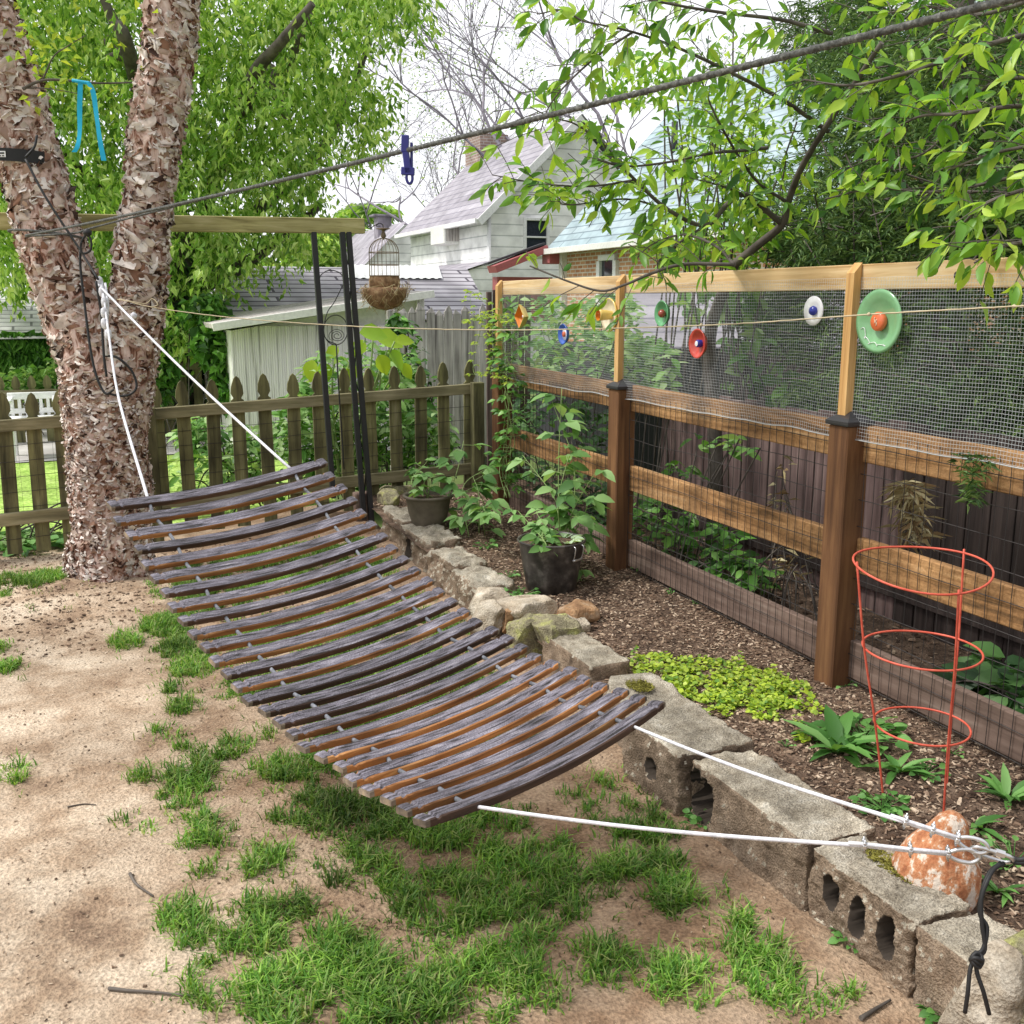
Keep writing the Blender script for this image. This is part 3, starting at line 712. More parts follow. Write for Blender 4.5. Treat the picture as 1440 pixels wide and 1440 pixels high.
# ================================================================== PERGOLA BEAM on black steel posts
YB = 6.72
bp_ = [ony(512, 318, YB), ony(-160, 309, YB)]
pg = thing('pergola', (bp_[0].x, YB, .15), 'green stained timber beam carried on leaning black steel posts', 'pergola')
mb = MB(); beam(mb, bp_[1], bp_[0], .05, .095, bev=.004); mb.build('beam', m_beam, pg)
def steel(p, q, w=.034):
    mb = MB(); beam(mb, p, q, w, w, up=V((0, 1, 0)), bev=.003); return mb
for top, foot in (((441, 326), (468, 690)), ((481, 326), (511, 720)), ((490, 326), (523, 738))):
    t = ony(*top, YB - .01); f_ = ony(*foot, YB - .03)
    d = (f_ - t).normalized()
    steel(t, f_ + d * .05).build('post', m_blackm, pg)
mb = MB()
a0, a1 = ony(483, 352, YB - .015), ony(512, 700, YB - .03); b0, b1 = ony(491, 340, YB - .015), ony(519, 690, YB - .03)
zz = []
for k in range(9):
    zz.append(a0.lerp(a1, k / 8) if k % 2 == 0 else b0.lerp(b1, k / 8))
tube(mb, zz, .004, 6); mb.build('brace', m_blackm, pg)

# birdcage on a scroll bracket
hook = ony(539, 322, YB - .02)
cg = thing('birdcage', hook, 'small domed wire birdcage in a mossy coir basket hanging from the beam end', 'birdcage')
cz = ony(540, 328, YB - .02).z; bot = ony(540, 388, YB - .02).z; cx, cyy = hook.x, hook.y; rr = .098
mb = MB()
for k in range(22):
    a = TAU * k / 22; pts = []
    for u in np.linspace(0, 1, 9):
        q = u * math.pi / 2; pts.append(V((cx + rr * math.sin(q) * math.cos(a), cyy + rr * math.sin(q) * math.sin(a), cz - .03 - rr * .95 * (1 - math.cos(q)))))
    pts.append(V((cx + rr * math.cos(a), cyy + rr * math.sin(a), bot))); tube(mb, pts, .0014, 4, caps=False)
for z in (cz - .03 - rr * .95, bot, bot + .07):
    tube(mb, [(cx + rr * math.cos(t), cyy + rr * math.sin(t), z) for t in np.linspace(0, TAU, 28, False)], .0028, 5, closed=True)
mb.build('cage_bars', m_bronze, cg)
mb = MB(); lathe(mb, [(0, .035), (.045, .03), (.047, .027), (.012, .02), (.008, .01), (.014, 0), (.018, -.02), (.0, -.045)], 20, Matrix.Translation((cx, cyy, cz)))
tube(mb, [(cx, cyy, cz + .03), (cx, cyy, cz + .055)], .003, 6); mb.build('finial', m_bronze, cg)
mb = MB(); lathe(mb, [(rr * .98, 0), (rr * 1.05, -.03), (rr * 1.02, -.09), (0, -.095)], 24, Matrix.Translation((cx, cyy, bot)))
mb.build('tray', m_coir, cg)
mb = MB(); bz = bot - .085
lathe(mb, [(.0, 0), (.13, .01), (.148, -.005), (.14, -.05), (.1, -.105), (.05, -.13), (0, -.135)], 28, Matrix.Translation((cx, cyy, bz)))
mb.build('coir_basket', m_coir, cg)
mb = MB()
for _ in range(150):
    a = R.uniform(0, TAU); z = R.uniform(-.13, .02); q = .15 * math.sqrt(max(.05, 1 - (max(0, -z) / .145) ** 1.6)) + .004
    p = V((cx + q * math.cos(a), cyy + q * math.sin(a), bz + z)); d = V((R.gauss(0, 1), R.gauss(0, 1), R.gauss(0, 1.4))).normalized() * R.uniform(.02, .06)
    tube(mb, [p - d, p + V((math.cos(a), math.sin(a), 0)) * .012, p + d], .0016, 3, caps=False)
mb.build('straw', m_straw, cg)
br = thing('scroll_bracket', bp_[0], 'black scrolled iron hanging bracket on the end of the timber beam', 'bracket')
mb = MB(); P = [ony(*q, YB - .02) for q in ((512, 316), (519, 321), (527, 317), (533, 314), (538, 316), (539, 322))]
tube(mb, smooth_path(P, 6), .0032, 6); P = [ony(*q, YB - .02) for q in ((533, 314), (529, 318), (535, 318))]; tube(mb, smooth_path(P, 5), .0024, 5)
P = [ony(*q, YB - .02) for q in ((514, 316), (517, 312), (521, 316), (517, 319))]; tube(mb, smooth_path(P, 5), .0024, 5)
tube(mb, [ony(512, 310, YB - .02), ony(512, 324, YB - .02)], .005, 6); mb.build('scroll', m_blackm, br)

# wire garden stake
ws = ony(480, 640, 6.95); ws.z = .2
wo = thing('garden_stake', ws, 'thin black wire garden stake with an open arch above a ringed spiral', 'garden stake')
mb = MB(); pl = lambda x, y: ony(x, y, 6.95)
arch = [pl(*q) for q in ((473, 484), (460, 478), (455, 465), (460, 440), (470, 425), (480, 405), (484, 395), (478, 384), (464, 380), (452, 386), (448, 397))]
tube(mb, smooth_path(arch, 6), .0035, 6)
tube(mb, [pl(472 + 17 * math.cos(t), 464 + 21 * math.sin(t)) for t in np.linspace(0, TAU, 26, False)], .0035, 6, closed=True)
tube(mb, smooth_path([pl(473, 485), pl(476, 540), pl(480, 600), pl(484, 660)], 4), .005, 6); mb.build('frame', m_blackm, wo)
mb = MB(); tube(mb, [pl(474, 472) + V(((.012 + .0028 * t) * math.cos(t), .003 * math.sin(t * 2), (.010 + .0022 * t) * math.sin(t))) for t in np.linspace(0, TAU * 2.6, 60)], .0024, 5); mb.build('spiral', m_blackm, wo)

# ================================================================== BIRCH TREE
DT = 5.92
def stem_axis(rows, d, base=None):
    P = []; Rr = []
    for px, py, w in rows:
        p = at(px, py, d); P.append(p); Rr.append(w / 2 * (p - EYEV).length * .86 / F)
    return P, Rr
L1, W1 = stem_axis([(158, 872, 200), (160, 835, 158), (160, 800, 122), (158, 740, 112), (155, 690, 112), (151, 640, 112), (147, 590, 114), (140, 540, 114), (129, 490, 104), (108, 435, 94), (88, 385, 92), (70, 330, 88), (55, 270, 86), (34, 205, 84), (10, 125, 84), (-25, 10, 84), (-70, -130, 80), (-120, -300, 76)], DT)
L2, W2 = stem_axis([(168, 680, 80), (170, 620, 84), (175, 560, 84), (180, 500, 82), (188, 440, 78), (197, 385, 74), (205, 310, 70), (216, 215, 66), (230, 110, 74), (246, 0, 64), (266, -120, 60), (290, -300, 56)], DT + .06)
tree = thing('river_birch', (L1[0].x, L1[0].y, .03), 'two stemmed river birch with curling pinkish peeling bark holding the hammock', 'tree')
mb = MB(); flakes = []
def resample(P, W, step):
    S = smooth_path(P, 14); n = len(S); wi = np.interp(np.linspace(0, len(W) - 1, n), range(len(W)), W)
    d = [0]
    for i in range(1, n): d.append(d[-1] + (S[i] - S[i - 1]).length)
    m = int(d[-1] / step); t = np.linspace(0, d[-1], m)
    A = np.array([tuple(p) for p in S])
    return np.stack([np.interp(t, d, A[:, k]) for k in range(3)], 1), np.interp(t, d, wi)
def barkstem(P, W, seed):
    A, w = resample(P, W, .018); n = 56; T = unit(np.gradient(A, axis=0))
    X = unit(np.cross(T, [0, 1, 0])); Yv = np.cross(X, T)
    vs = []; m = len(A)
    for i in range(m):
        zz = A[i][2]
        for k in range(n):
            a = TAU * k / n; e = X[i] * math.cos(a) + Yv[i] * math.sin(a); p = V(A[i] + e * w[i])
            lobes = 1 + (.10 * math.cos(5 * a + seed) * max(0, 1 - zz / .35) if zz < .35 else 0)
            nz = noise.noise(V((p.x * 6, p.y * 6, p.z * 3 + seed))) * .024 + noise.noise(V((p.x * 21, p.y * 21, p.z * 11 + seed))) * .014 + noise.noise(V((p.x * 55, p.y * 55, p.z * 34))) * .006
            vs.append(A[i] + e * (w[i] * lobes + nz))
    i = np.arange(m - 1)[:, None]; j = np.arange(n)[None, :]
    mb.add(vs, np.stack([i * n + j, i * n + (j + 1) % n, (i + 1) * n + (j + 1) % n, (i + 1) * n + j], -1).reshape(-1, 4), 0, True)
    return np.array(vs).reshape(m, n, 3), A
def flakeset(grid, A, count, zlo, zhi, big):
    m, n, _ = grid.shape; fv = []; ff = []
    for _ in range(count):
        i = R.randrange(2, m - 3); k = R.randrange(n); p = V(grid[i, k]); 
        if not zlo < p.z < zhi: continue
        nr = (p - V(A[i])).normalized()
        if nr.y > .45: continue
        up = (V(A[i + 2]) - V(A[i - 2])).normalized(); sd = up.cross(nr).normalized(); up = nr.cross(sd)
        ang = R.gauss(0, .6) + (math.pi if R.random() < .5 else 0)
        e1 = sd * math.cos(ang) + up * math.sin(ang); e2 = nr.cross(e1)
        s = R.uniform(.7, 1.5) * big; a = .019 * s * R.uniform(.4, 1.9); b = .015 * s * R.uniform(.5, 1.9) * (1 if big < 1.5 else .6); lift = R.uniform(.05, 1.6) if big < 1.5 else R.uniform(0, .22); curl = R.uniform(-.5, 4.2) if big < 1.5 else R.uniform(-.5, 1.3)
        q = len(fv); n1 = 4 if big < 1.5 else 6; jg = 1 if big < 1.5 else .45
        x_ = 0; h_ = .002; th = lift * .35
        for r1 in range(n1 + 1):
            wv = (1 - .25 * (r1 / n1) ** 2) if big < 1.5 else (.35 + .65 * math.sqrt(max(0, 1 - (2 * r1 / n1 - 1) ** 4)))
            for u in (-1, 0, 1):
                jag = R.uniform(-.18, .18) * b * jg
                fv.append(p - nr * (abs(u) * (a * a) / (2 * .13)) * .8 + e1 * (u * a * wv + R.uniform(-.15, .15) * a * jg) + e2 * (x_ + jag) + nr * (h_ + .0012 * R.random() - abs(u) * .003 * s))
            x_ += b / n1 * 1.6 * math.cos(th); h_ += min(.006, b / n1 * 1.6 * math.sin(th)); th += curl / n1
        for r1 in range(n1):
            for u in range(2): ff.append((q + r1 * 3 + u, q + r1 * 3 + u + 1, q + r1 * 3 + u + 4, q + r1 * 3 + u + 3))
    mb.add([tuple(v) for v in fv], np.array(ff), 1, True)
g1, A1 = barkstem(L1, W1, 0.0); g2, A2 = barkstem(L2, W2, 5.0)
flakeset(g1, A1, 21000, .0, 1.2, .55); flakeset(g1, A1, 5200, 1.0, 3.6, .7); flakeset(g1, A1, 1100, 1.0, 3.6, 2.5); flakeset(g2, A2, 5000, .9, 1.7, .65); flakeset(g2, A2, 3600, 1.5, 3.6, .7); flakeset(g2, A2, 1100, 1.4, 3.6, 2.6)
mb.build('trunk', [m_bark, m_flake], tree)
mb = MB(); q = lambda x, y, d=5.75: at(x, y, d)
tube(mb, smooth_path([q(32, 125), q(50, 116), q(70, 112), q(105, 114), q(140, 117), q(185, 116, 5.9)], 5), np.linspace(.009, .004, 26), 6)
tube(mb, smooth_path([q(60, 113), q(75, 80), q(95, 65, 5.6), q(120, 50, 5.5)], 5), np.linspace(.005, .002, 16), 5)
tube(mb, smooth_path([q(34, 124), q(60, 124), q(90, 128), (q(110, 132))], 5), np.linspace(.004, .002, 16), 5)
mb.build('twig', m_limb, tree)
mb = MB(); n = 120
Pq = np.array([tuple(q(R.choice([R.gauss(45, 18), R.gauss(95, 30), R.uniform(0, 230)]), R.gauss(70, 45), R.uniform(5.4, 6.2))) for _ in range(n)])
leaves(mb, Pq, rdir(n, -1, .2), rdir(n, .3, 1), rng.uniform(.035, .065, n), rng.uniform(.025, .04, n), kind=4); mb.build('leaves', m_yleaf, tree)

# ribbon, strap, ropes on the birch
def ribbon(px, w, d):
    mb = MB(); P = smooth_path([at(x, y, d) for x, y in px], 6); vs = []; m = len(P)
    sd = V((cY, -sY, 0))
    for i, p in enumerate(P):
        t = math.sin(i * .35) * .25; e = (sd + V((sY, cY, 0)) * t).normalized() * w / 2; vs += [p - e, p + e]
    mb.add([tuple(v) for v in vs], [(2 * i, 2 * i + 1, 2 * i + 3, 2 * i + 2) for i in range(m - 1)], 0, True); return mb
rb = thing('ribbon', at(122, 117, 5.74), 'turquoise ribbon tied over the thin twig between the birch stems', 'ribbon')
ribbon([(113, 117), (112, 150), (112, 185), (109, 205), (104, 214)], .026, 5.73).build('tail', m_ribbon, rb)
ribbon([(124, 116), (131, 130), (136, 165), (141, 200), (146, 226)], .026, 5.72).build('tail', m_ribbon, rb)
mb = MB(); tube(mb, smooth_path([at(102, 113, 5.735), at(113, 115, 5.73), at(126, 117, 5.735)], 5), .009, 8); mb.build('knot', m_ribbon, rb)
sp_ = at(14, 222, 5.62)
st = thing('tree_strap', sp_, 'black webbing strap with a white woven tag around the left birch stem', 'strap')
mb = MB(); c0 = at(30, 221, DT); rad = .185
def arcpt(px, py, lift=0):
    p = at(px, py, 5.70); return p
ctr = at(27, 221, DT); 
for k in range(1):
    vs = []; m = 22
    for i in range(m):
        a = math.radians(150 + 160 * i / (m - 1)); base = V((math.cos(a) * .205, math.sin(a) * .205, 0)); z = -.02 * (i / m)
        for dz in (-.033, .033): vs.append(ctr + base + V((0, 0, dz + z)))
    mb.add([tuple(v) for v in vs], [(2 * i, 2 * i + 2, 2 * i + 3, 2 * i + 1) for i in range(m - 1)], 0, True)
mb.build('webbing', m_blackrope, st)
mb = MB(); f_ = lambda a, dz, k=.211: ctr + V((math.cos(a) * k, math.sin(a) * k, dz - .012))
vs = [f_(math.radians(a_), z_) for a_, z_ in ((236, -.015), (254, -.015), (254, .016), (236, .016))]
mb.add([tuple(v) for v in vs], [(0, 1, 2, 3)])
for a0_, a1_, z0, z1 in ((237.5, 252.5, .001, .009), (239, 243, -.012, -.006), (244.5, 247.5, -.012, -.006), (249, 252, -.012, -.006)):
    mb.add([tuple(f_(math.radians(a_), z_, .213)) for a_, z_ in ((a0_, z0), (a1_, z0), (a1_, z1), (a0_, z1))], [(0, 1, 2, 3)], 1)
mb.build('tag', [m_white, m_blackrope], st)
_at0 = at
def at_r(px, py, d): return _at0(px, py, d - .10)
tr_ = thing('tree_rope', at(112, 345, 5.6), 'thin dark cord tied around the left birch stem and hanging down in a loop', 'rope')
for pts in ([(36, 221, 5.66), (48, 207, 5.68), (52, 190, 5.7)], [(36, 224, 5.66), (60, 270, 5.62), (85, 310, 5.6), (113, 352, 5.58), (138, 393, 5.5)],
            [(113, 352, 5.58), (113, 375, 5.57), (118, 420, 5.55), (127, 490, 5.5), (136, 530, 5.47), (148, 553, 5.46), (160, 548, 5.46)],
            [(147, 500, 5.5), (165, 503, 5.5), (184, 520, 5.52), (192, 540, 5.52), (187, 552, 5.5), (172, 557, 5.48), (150, 553, 5.46)],
            [(135, 395, 5.52), (142, 440, 5.52), (146, 500, 5.48), (150, 530, 5.47)]):
    mb = MB(); tube(mb, smooth_path([at_r(*p) for p in pts], 7), .0065, 6); mb.build('cord', m_blackrope, tr_)
mb = MB(); tube(mb, smooth_path([at_r(*p) for p in ((124, 325, 5.52), (114, 342, 5.52), (116, 356, 5.52), (127, 352, 5.52), (128, 338, 5.52), (122, 327, 5.52))], 6), .006, 6)
lathe(mb, [(0, -.022), (.02, -.01), (.022, .008), (0, .022)], 10, Matrix.Translation(at_r(123, 327, 5.52))); mb.build('loop', m_blackrope, tr_)

# ================================================================== HAMMOCK of barrel staves
def fr(f, r, z): return V((r * cY + f * sY, f * cY - r * sY, z))
FL, FR_ = at(150, 713, 3.44), at(455, 651, 4.12)
NL, NR = at(590, 1158, 2.03), at(928, 990, 2.72)
hm = thing('hammock', (FL + FR_ + NL + NR) / 4 - V((0, 0, .16)), 'curved hammock of dark weathered barrel staves strung on rope above the grass', 'hammock')
NS = 26
def edge(s):
    sag = .155 * 4 * s * (1 - s)
    return FL.lerp(NL, s) - V((0, 0, sag)), FR_.lerp(NR, s) - V((0, 0, sag + .005 * 4 * s * (1 - s)))
def stave_mesh(seed):
    mb = MB(); L = .92; rr_ = random.Random(seed); us = [0, .012, .03, .036, .041, .047, .055, .07] + list(np.linspace(.11, .81, 15)) + [L - x for x in (.07, .055, .047, .041, .036, .03, .012, 0)]
    vs = []
    for u in us:
        e = min(u, L - u); t = u / L * 2 - 1
        w = .0212 + .0030 * (1 - t * t); sagz = -.034 * (1 - t * t)
        top = .012
        if e < .012: top = .0075 + e * .25
        elif e < .035: top = .0108
        elif e < .046: top = .0055
        elif e < .06: top = .0105
        bot = -.008
        w2 = w - (.0015 if e < .012 or .035 <= e < .047 else 0)
        j = lambda s: rr_.gauss(0, s)
        for y, z in ((-w2, bot + .002), (-w2 + .002, bot), (w2 - .002, bot), (w2, bot + .002), (w2, top - .003), (w2 - .003, top), (0, top + .0006), (-w2 + .003, top), (-w2, top - .003)):
            vs.append((u - L / 2 + j(.0003), y + j(.0004), z + sagz + .002 + j(.0003)))
    n = 9; m = len(us); top = []; side = []; under = []
    for i in range(m - 1):
        for k in range(n):
            qd = (i * n + k, i * n + (k + 1) % n, (i + 1) * n + (k + 1) % n, (i + 1) * n + k)
            e = min(us[i], L - us[i + 1])
            (top if k in (5, 6) else side).append(qd)
    mb.add(vs, np.array(top), 0); b = 0
    mb.f.append((np.array(side), 1, False))
    mb.f.append((np.array([list(range(n))[::-1]]), 2, False)); mb.f.append((np.array([[(m - 1) * n + k for k in range(n)]]), 2, False))
    # end lips get the paler end grain
    F2 = []
    for fa, mi, s in mb.f:
        if mi == 1:
            c = np.array(vs)[fa].mean(1)[:, 0]; endm = np.abs(c) > L / 2 - .011
            F2.append((fa[~endm], 1, s)); F2.append((fa[endm], 2, s))
        else: F2.append((fa, mi, s))
    mb.f = F2
    return mb
prot = []
for k, side in ((1, m_staveside), (2, m_stavedark), (3, m_staveside), (4, m_stavedark)):
    o = stave_mesh(k).build('stave', [m_stavetop, side, m_staveend], None, origin=(0, 0, 0)); prot.append(o.data); bpy.data.objects.remove(o)
inset = .15
ropeL = []; ropeR = []
for i in range(NS):
    s = i / (NS - 1); a, b = edge(s); a2, b2 = edge(min(1, s + .02)); a1, b1 = edge(max(0, s - .02))
    u = (b - a).normalized(); tng = ((a2 + b2) - (a1 + b1)).normalized(); n = u.cross(tng); n.normalize()
    if n.z < 0: n = -n
    roll = R.gauss(0, .05) + (.0 if 0 < i < NS - 1 else 0)
    n = (n * math.cos(roll) + n.cross(u) * math.sin(roll)).normalized(); v = n.cross(u)
    c = (a + b) / 2 + u * R.gauss(0, .006)
    M4 = Matrix.Translation(c - hm.location) @ Matrix((u, v, n)).transposed().to_4x4() @ Matrix.Diagonal(((b - a).length / .92, R.uniform(.92, 1.06), 1, 1))
    pk = R.choice([1, 3, 0, 2]) if i < 17 else R.choice([0, 2])
    if i in (1,): pk = 0
    if i in (0, 25): pk = 1
    o = bpy.data.objects.new('stave', prot[pk]); col.objects.link(o); o.parent = hm; o.matrix_local = M4
    dn = -.024
    ropeL.append(c - u * ((b - a).length / 2 - inset) + n * dn * .6); ropeR.append(c + u * ((b - a).length / 2 - inset) + n * dn * .6)
for P in (ropeL, ropeR):
    mb = MB(); tube(mb, smooth_path(P, 4), .0062, 8); mb.build('lacing_rope', m_ropeg, hm)
KN = at(140, 396, 5.46)
for P, end, kn in ((ropeL, KN + V((.012, 0, 0)), (160, 505)), (ropeR, KN + V((-.012, 0, -.01)), None)):
    a = P[0]; 
    if kn: mid = at(152, 470, 5.2); pts = smooth_path([a, a.lerp(at(167, 560, 4.75), 1), at(153, 470, 5.2), end], 8)
    else: pts = [a.lerp(end, t) - V((0, 0, .02 * math.sin(t * math.pi))) for t in np.linspace(0, 1, 12)]
    mb = MB(); tube(mb, pts, .0058, 8); mb.build('suspension_rope', m_ropew, hm)
mb = MB()
for k in range(6):
    p = KN.lerp(at(154, 470, 5.24), k / 5); lathe(mb, [(0, -.03), (.014, -.02), (.017, 0), (.014, .02), (0, .03)], 9, Matrix.Translation(p + V((R.gauss(0, .006), 0, 0))))
tube(mb, [at(143, 400, 5.42), at(147, 440, 5.38), at(150, 500, 5.35)], .006, 6); tube(mb, [at(148, 398, 5.42), at(152, 430, 5.38), at(150, 470, 5.36)], .006, 6)
lathe(mb, [(0, -.02), (.016, -.008), (.016, .008), (0, .02)], 9, Matrix.Translation(at(188, 444, 5.3)))
mb.build('knot', m_ropew, hm)
# near bridle: wire rope, clamps, thimbles
DN = 1.82
def clampset(P, i0, label):
    for k in i0:
        p, d = P[k], (P[k + 1] - P[k]).normalized(); s = d.cross(V((0, 0, 1))).normalized(); up = s.cross(d)
        mb = MB(); box(mb, p + up * .001, (.009, .022, .010), Matrix((d, s, up)).transposed(), 0, .002)
        for o_ in (-.007, .007):
            tube(mb, [p + s * o_ - up * .012, p + s * o_ + up * .016], .0018, 6); tube(mb, [p + s * o_ + up * .006, p + s * o_ + up * .011], .0042, 6)
        tube(mb, smooth_path([p - s * .007 - up * .006, p - up * .012, p + s * .007 - up * .006], 4), .002, 6)
        mb.build('cable_clamp', m_steel, hm)
for P0, px in ((ropeL[-1], [(1215, 1189), (1280, 1196), (1333, 1201)]), (ropeR[-1], [(1273, 1156), (1311, 1168), (1346, 1180)])):
    pts = [at(x, y, DN + .03 * (2 - k) / 2) for k, (x, y) in enumerate(px)]; eye = at(1378, 1206 if px[0][0] < 1250 else 1188, DN - .01)
    full = [P0.lerp(pts[0], t) - V((0, 0, .012 * math.sin(t * math.pi))) for t in np.linspace(0, 1, 14)] + pts[1:]
    d = (pts[2] - pts[1]).normalized(); up = V((0, 0, 1)); sd = d.cross(up).normalized(); up = sd.cross(d)
    mb = MB(); tube(mb, full, .0045, 8); tube(mb, [p + up * .006 + sd * .006 for p in [pts[0] - d * .03] + pts], .004, 8); mb.build('bridle_cable', m_ropew, hm)
    mb = MB(); e0 = pts[2]
    lp = [e0 - up * .003, e0 + d * .02 - up * .012, e0 + d * .045 - up * .013, e0 + d * .058, e0 + d * .045 + up * .013, e0 + d * .02 + up * .012, e0 + up * .003]
    lp = smooth_path(lp, 5); tube(mb, lp, .0042, 7); mb.build('thimble', m_steel, hm)
    clampset(pts + [e0 + d * .03], (0, 1, 2), '')
# quick link and black cords
qa, qb = at(1366, 1193, DN - .005), at(1424, 1211, DN - .02); d = (qb - qa).normalized(); sd = d.cross(V((0, 0, 1))).normalized(); up = sd.cross(d)
ql = thing('quick_link', (qa + qb) / 2, 'shiny steel quick link joining both bridle cables to the black cord', 'quick link')
mb = MB(); LL = (qb - qa).length; w = .0145; pts = []
for t in np.linspace(-math.pi / 2, math.pi / 2, 7): pts.append(qb - d * w + d * w * math.cos(t) + (up * .8 + sd * .6) * w * math.sin(t))
for t in np.linspace(math.pi / 2, 3 * math.pi / 2, 7): pts.append(qa + d * w + d * w * math.cos(t) + (up * .8 + sd * .6) * w * math.sin(t))
tube(mb, pts, .0042, 8, closed=True); mb.build('link', m_steel, ql)
mb = MB(); off = (up * .8 + sd * .6) * w; tube(mb, [qa + d * LL * .5 + off, qa + d * LL * .72 + off], .0078, 6, smooth=False); mb.build('sleeve', m_steel, ql)
bc = thing('anchor_cord', qb, 'doubled black cord knotted to the quick link and dangling over the pale stone', 'cord')
post_end = at(1560, 1190, 1.75)
for pts in ([qb - d * .004, at(1445, 1212, DN - .03), post_end], [qb + V((0, 0, .006)), at(1446, 1207, DN - .03), post_end + V((0, 0, .02))]):
    mb = MB(); tube(mb, smooth_path(pts, 5), .005, 8); mb.build('cord', m_blackrope, bc)
for pts in ([(1412, 1214, DN - .02), (1398, 1222, DN - .03), (1388, 1240, DN - .05), (1380, 1265, DN - .06), (1381, 1300, DN - .07), (1385, 1335, DN - .08), (1372, 1346, DN - .08)],
            [(1408, 1213, DN - .02), (1391, 1228, DN - .03), (1381, 1255, DN - .05), (1378, 1285, DN - .06), (1388, 1305, DN - .07), (1382, 1335, DN - .08), (1368, 1344, DN - .08)],
            [(1370, 1346, DN - .08), (1364, 1365, DN - .09), (1361, 1395, DN - .1), (1357, 1424, DN - .1)], [(1372, 1346, DN - .08), (1374, 1368, DN - .09), (1383, 1395, DN - .1), (1391, 1426, DN - .1)]):
    mb = MB(); tube(mb, smooth_path([at(*p) for p in pts], 6), .0042, 8); mb.build('cord', m_blackrope, bc)
mb = MB()
for k in range(3):
    c = at(1371, 1345 + k * 3, DN - .085); tube(mb, [c + V((.012 * math.cos(t), .008 * math.sin(t) - .004, .006 * math.sin(t * 2 + k))) for t in np.linspace(0, TAU, 12, False)], .0042, 7, closed=True)
mb.build('knot', m_blackrope, bc)

# ================================================================== BLOCK BORDER
GB = 'stones and blocks edging the raised bed'
def block(x0, x1, y0, y1, zt, label, holes=(), rnd=.12, amp=.010, seed=0, rot=0, tilt=(0, 0), res=40, m=None, moss=None, name='concrete_block', cat='block'):
    zb = yard_z(min(x0, 1.7), (y0 + y1) / 2) - .07
    c = V(((x0 + x1) / 2, (y0 + y1) / 2, (zt + zb) / 2)); h = zt - zb
    mb = MB(); hz = [(hu * (y1 - y0) / 2, hv - (zb + zt) / 2, ru, rv) for hu, hv, ru, rv in holes]
    deep = stone(mb, c, (x1 - x0, y1 - y0, h), rot, rnd * .7, amp * 1.2, seed, res, hz, tilt, nf=13, fine=.006)
    # side faces take the darker, browner material; hole faces the painted shade
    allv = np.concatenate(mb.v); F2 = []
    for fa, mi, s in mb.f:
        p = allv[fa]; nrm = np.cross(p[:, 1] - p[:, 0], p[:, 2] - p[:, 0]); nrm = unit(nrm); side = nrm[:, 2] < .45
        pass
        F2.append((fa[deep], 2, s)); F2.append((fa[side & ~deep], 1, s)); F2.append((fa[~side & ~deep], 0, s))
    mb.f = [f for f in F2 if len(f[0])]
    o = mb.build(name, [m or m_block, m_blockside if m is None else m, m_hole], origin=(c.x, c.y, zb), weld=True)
    tag(o, label, cat, GB)
    if moss:
        mb = MB(); n = 900; cxm, cym, rx, ry = moss
        a = rng.uniform(0, TAU, n); q = np.sqrt(rng.uniform(0, 1, n))
        P = np.stack([cxm + rx * q * np.cos(a), cym + ry * q * np.sin(a), np.full(n, zt + .001 - (.02 if rnd > .4 else 0))], 1)
        leaves(mb, P, rdir(n, .1, .7), rdir(n, .2, 1), rng.uniform(.006, .013, n), rng.uniform(.004, .008, n)); mb.build('moss', m_moss, o)
    return o


zt = .2
block(1.83, 2.06, 6.10, 6.62, .25, 'far end pale block of the border beside the brown pot', seed=1, res=34, amp=.022)
block(1.80, 2.03, 5.56, 6.07, .245, 'pale block with a cracked front, second from the far end of the border', seed=2, res=34, amp=.022, holes=((.35, .12, .035, .07),))
block(1.77, 1.97, 5.02, 5.42, .235, 'rough block just past the gap left of the black bucket', seed=3, res=34, amp=.022, rnd=.2, tilt=(0, .03))
block(1.75, 1.96, 4.58, 4.99, .23, 'rough block in front of the black bucket, rounded top', seed=4, res=34, rnd=.28, amp=.022)
block(1.78, 1.96, 3.42, 3.88, .205, 'narrow block whose near end meets the big rounded one', seed=9, res=34)
block(1.74, 2.0, 2.97, 3.40, .215, 'rounded lichen topped block beside the yellow green ground cover', seed=10, res=36, rnd=.55, amp=.015, moss=(1.87, 3.19, .045, .07))
block(1.655, 1.95, 2.575, 2.93, .215, 'square block under the right corner of the hammock with a small hole', seed=11, res=40, holes=((-.1, .1, .035, .03),))
block(1.70, 1.93, 1.995, 2.56, .20, 'longest block with two open cores at its far end', seed=12, res=60, holes=((.72, .09, .04, .075), (.9, .1, .03, .08)), rnd=.09)
block(1.70, 1.88, 1.612, 1.985, .20, 'block with three oval holes in its front and moss on top', seed=13, res=96, holes=((.52, .115, .028, .05), (-.02, .105, .028, .055), (-.56, .11, .03, .055)), rnd=.13, moss=(1.835, 1.83, .035, .1))
block(1.70, 1.895, 1.44, 1.60, .2, 'short plain block nearest the camera behind the tan stone', seed=14, res=30, rnd=.14)


def rock(px, py, X, zc, size, label, m, rot=0, rnd=.6, amp=.03, seed=0, tilt=(0, 0), res=22):
    c = onx(px, py, X); mb = MB(); stone(mb, c, size, rot, rnd, amp, seed, res, (), tilt, nf=7, fine=.003)
    o = mb.build('border_stone', m, origin=(c.x, c.y, c.z - size[2] / 2), weld=True); return tag(o, label, 'stone', GB)


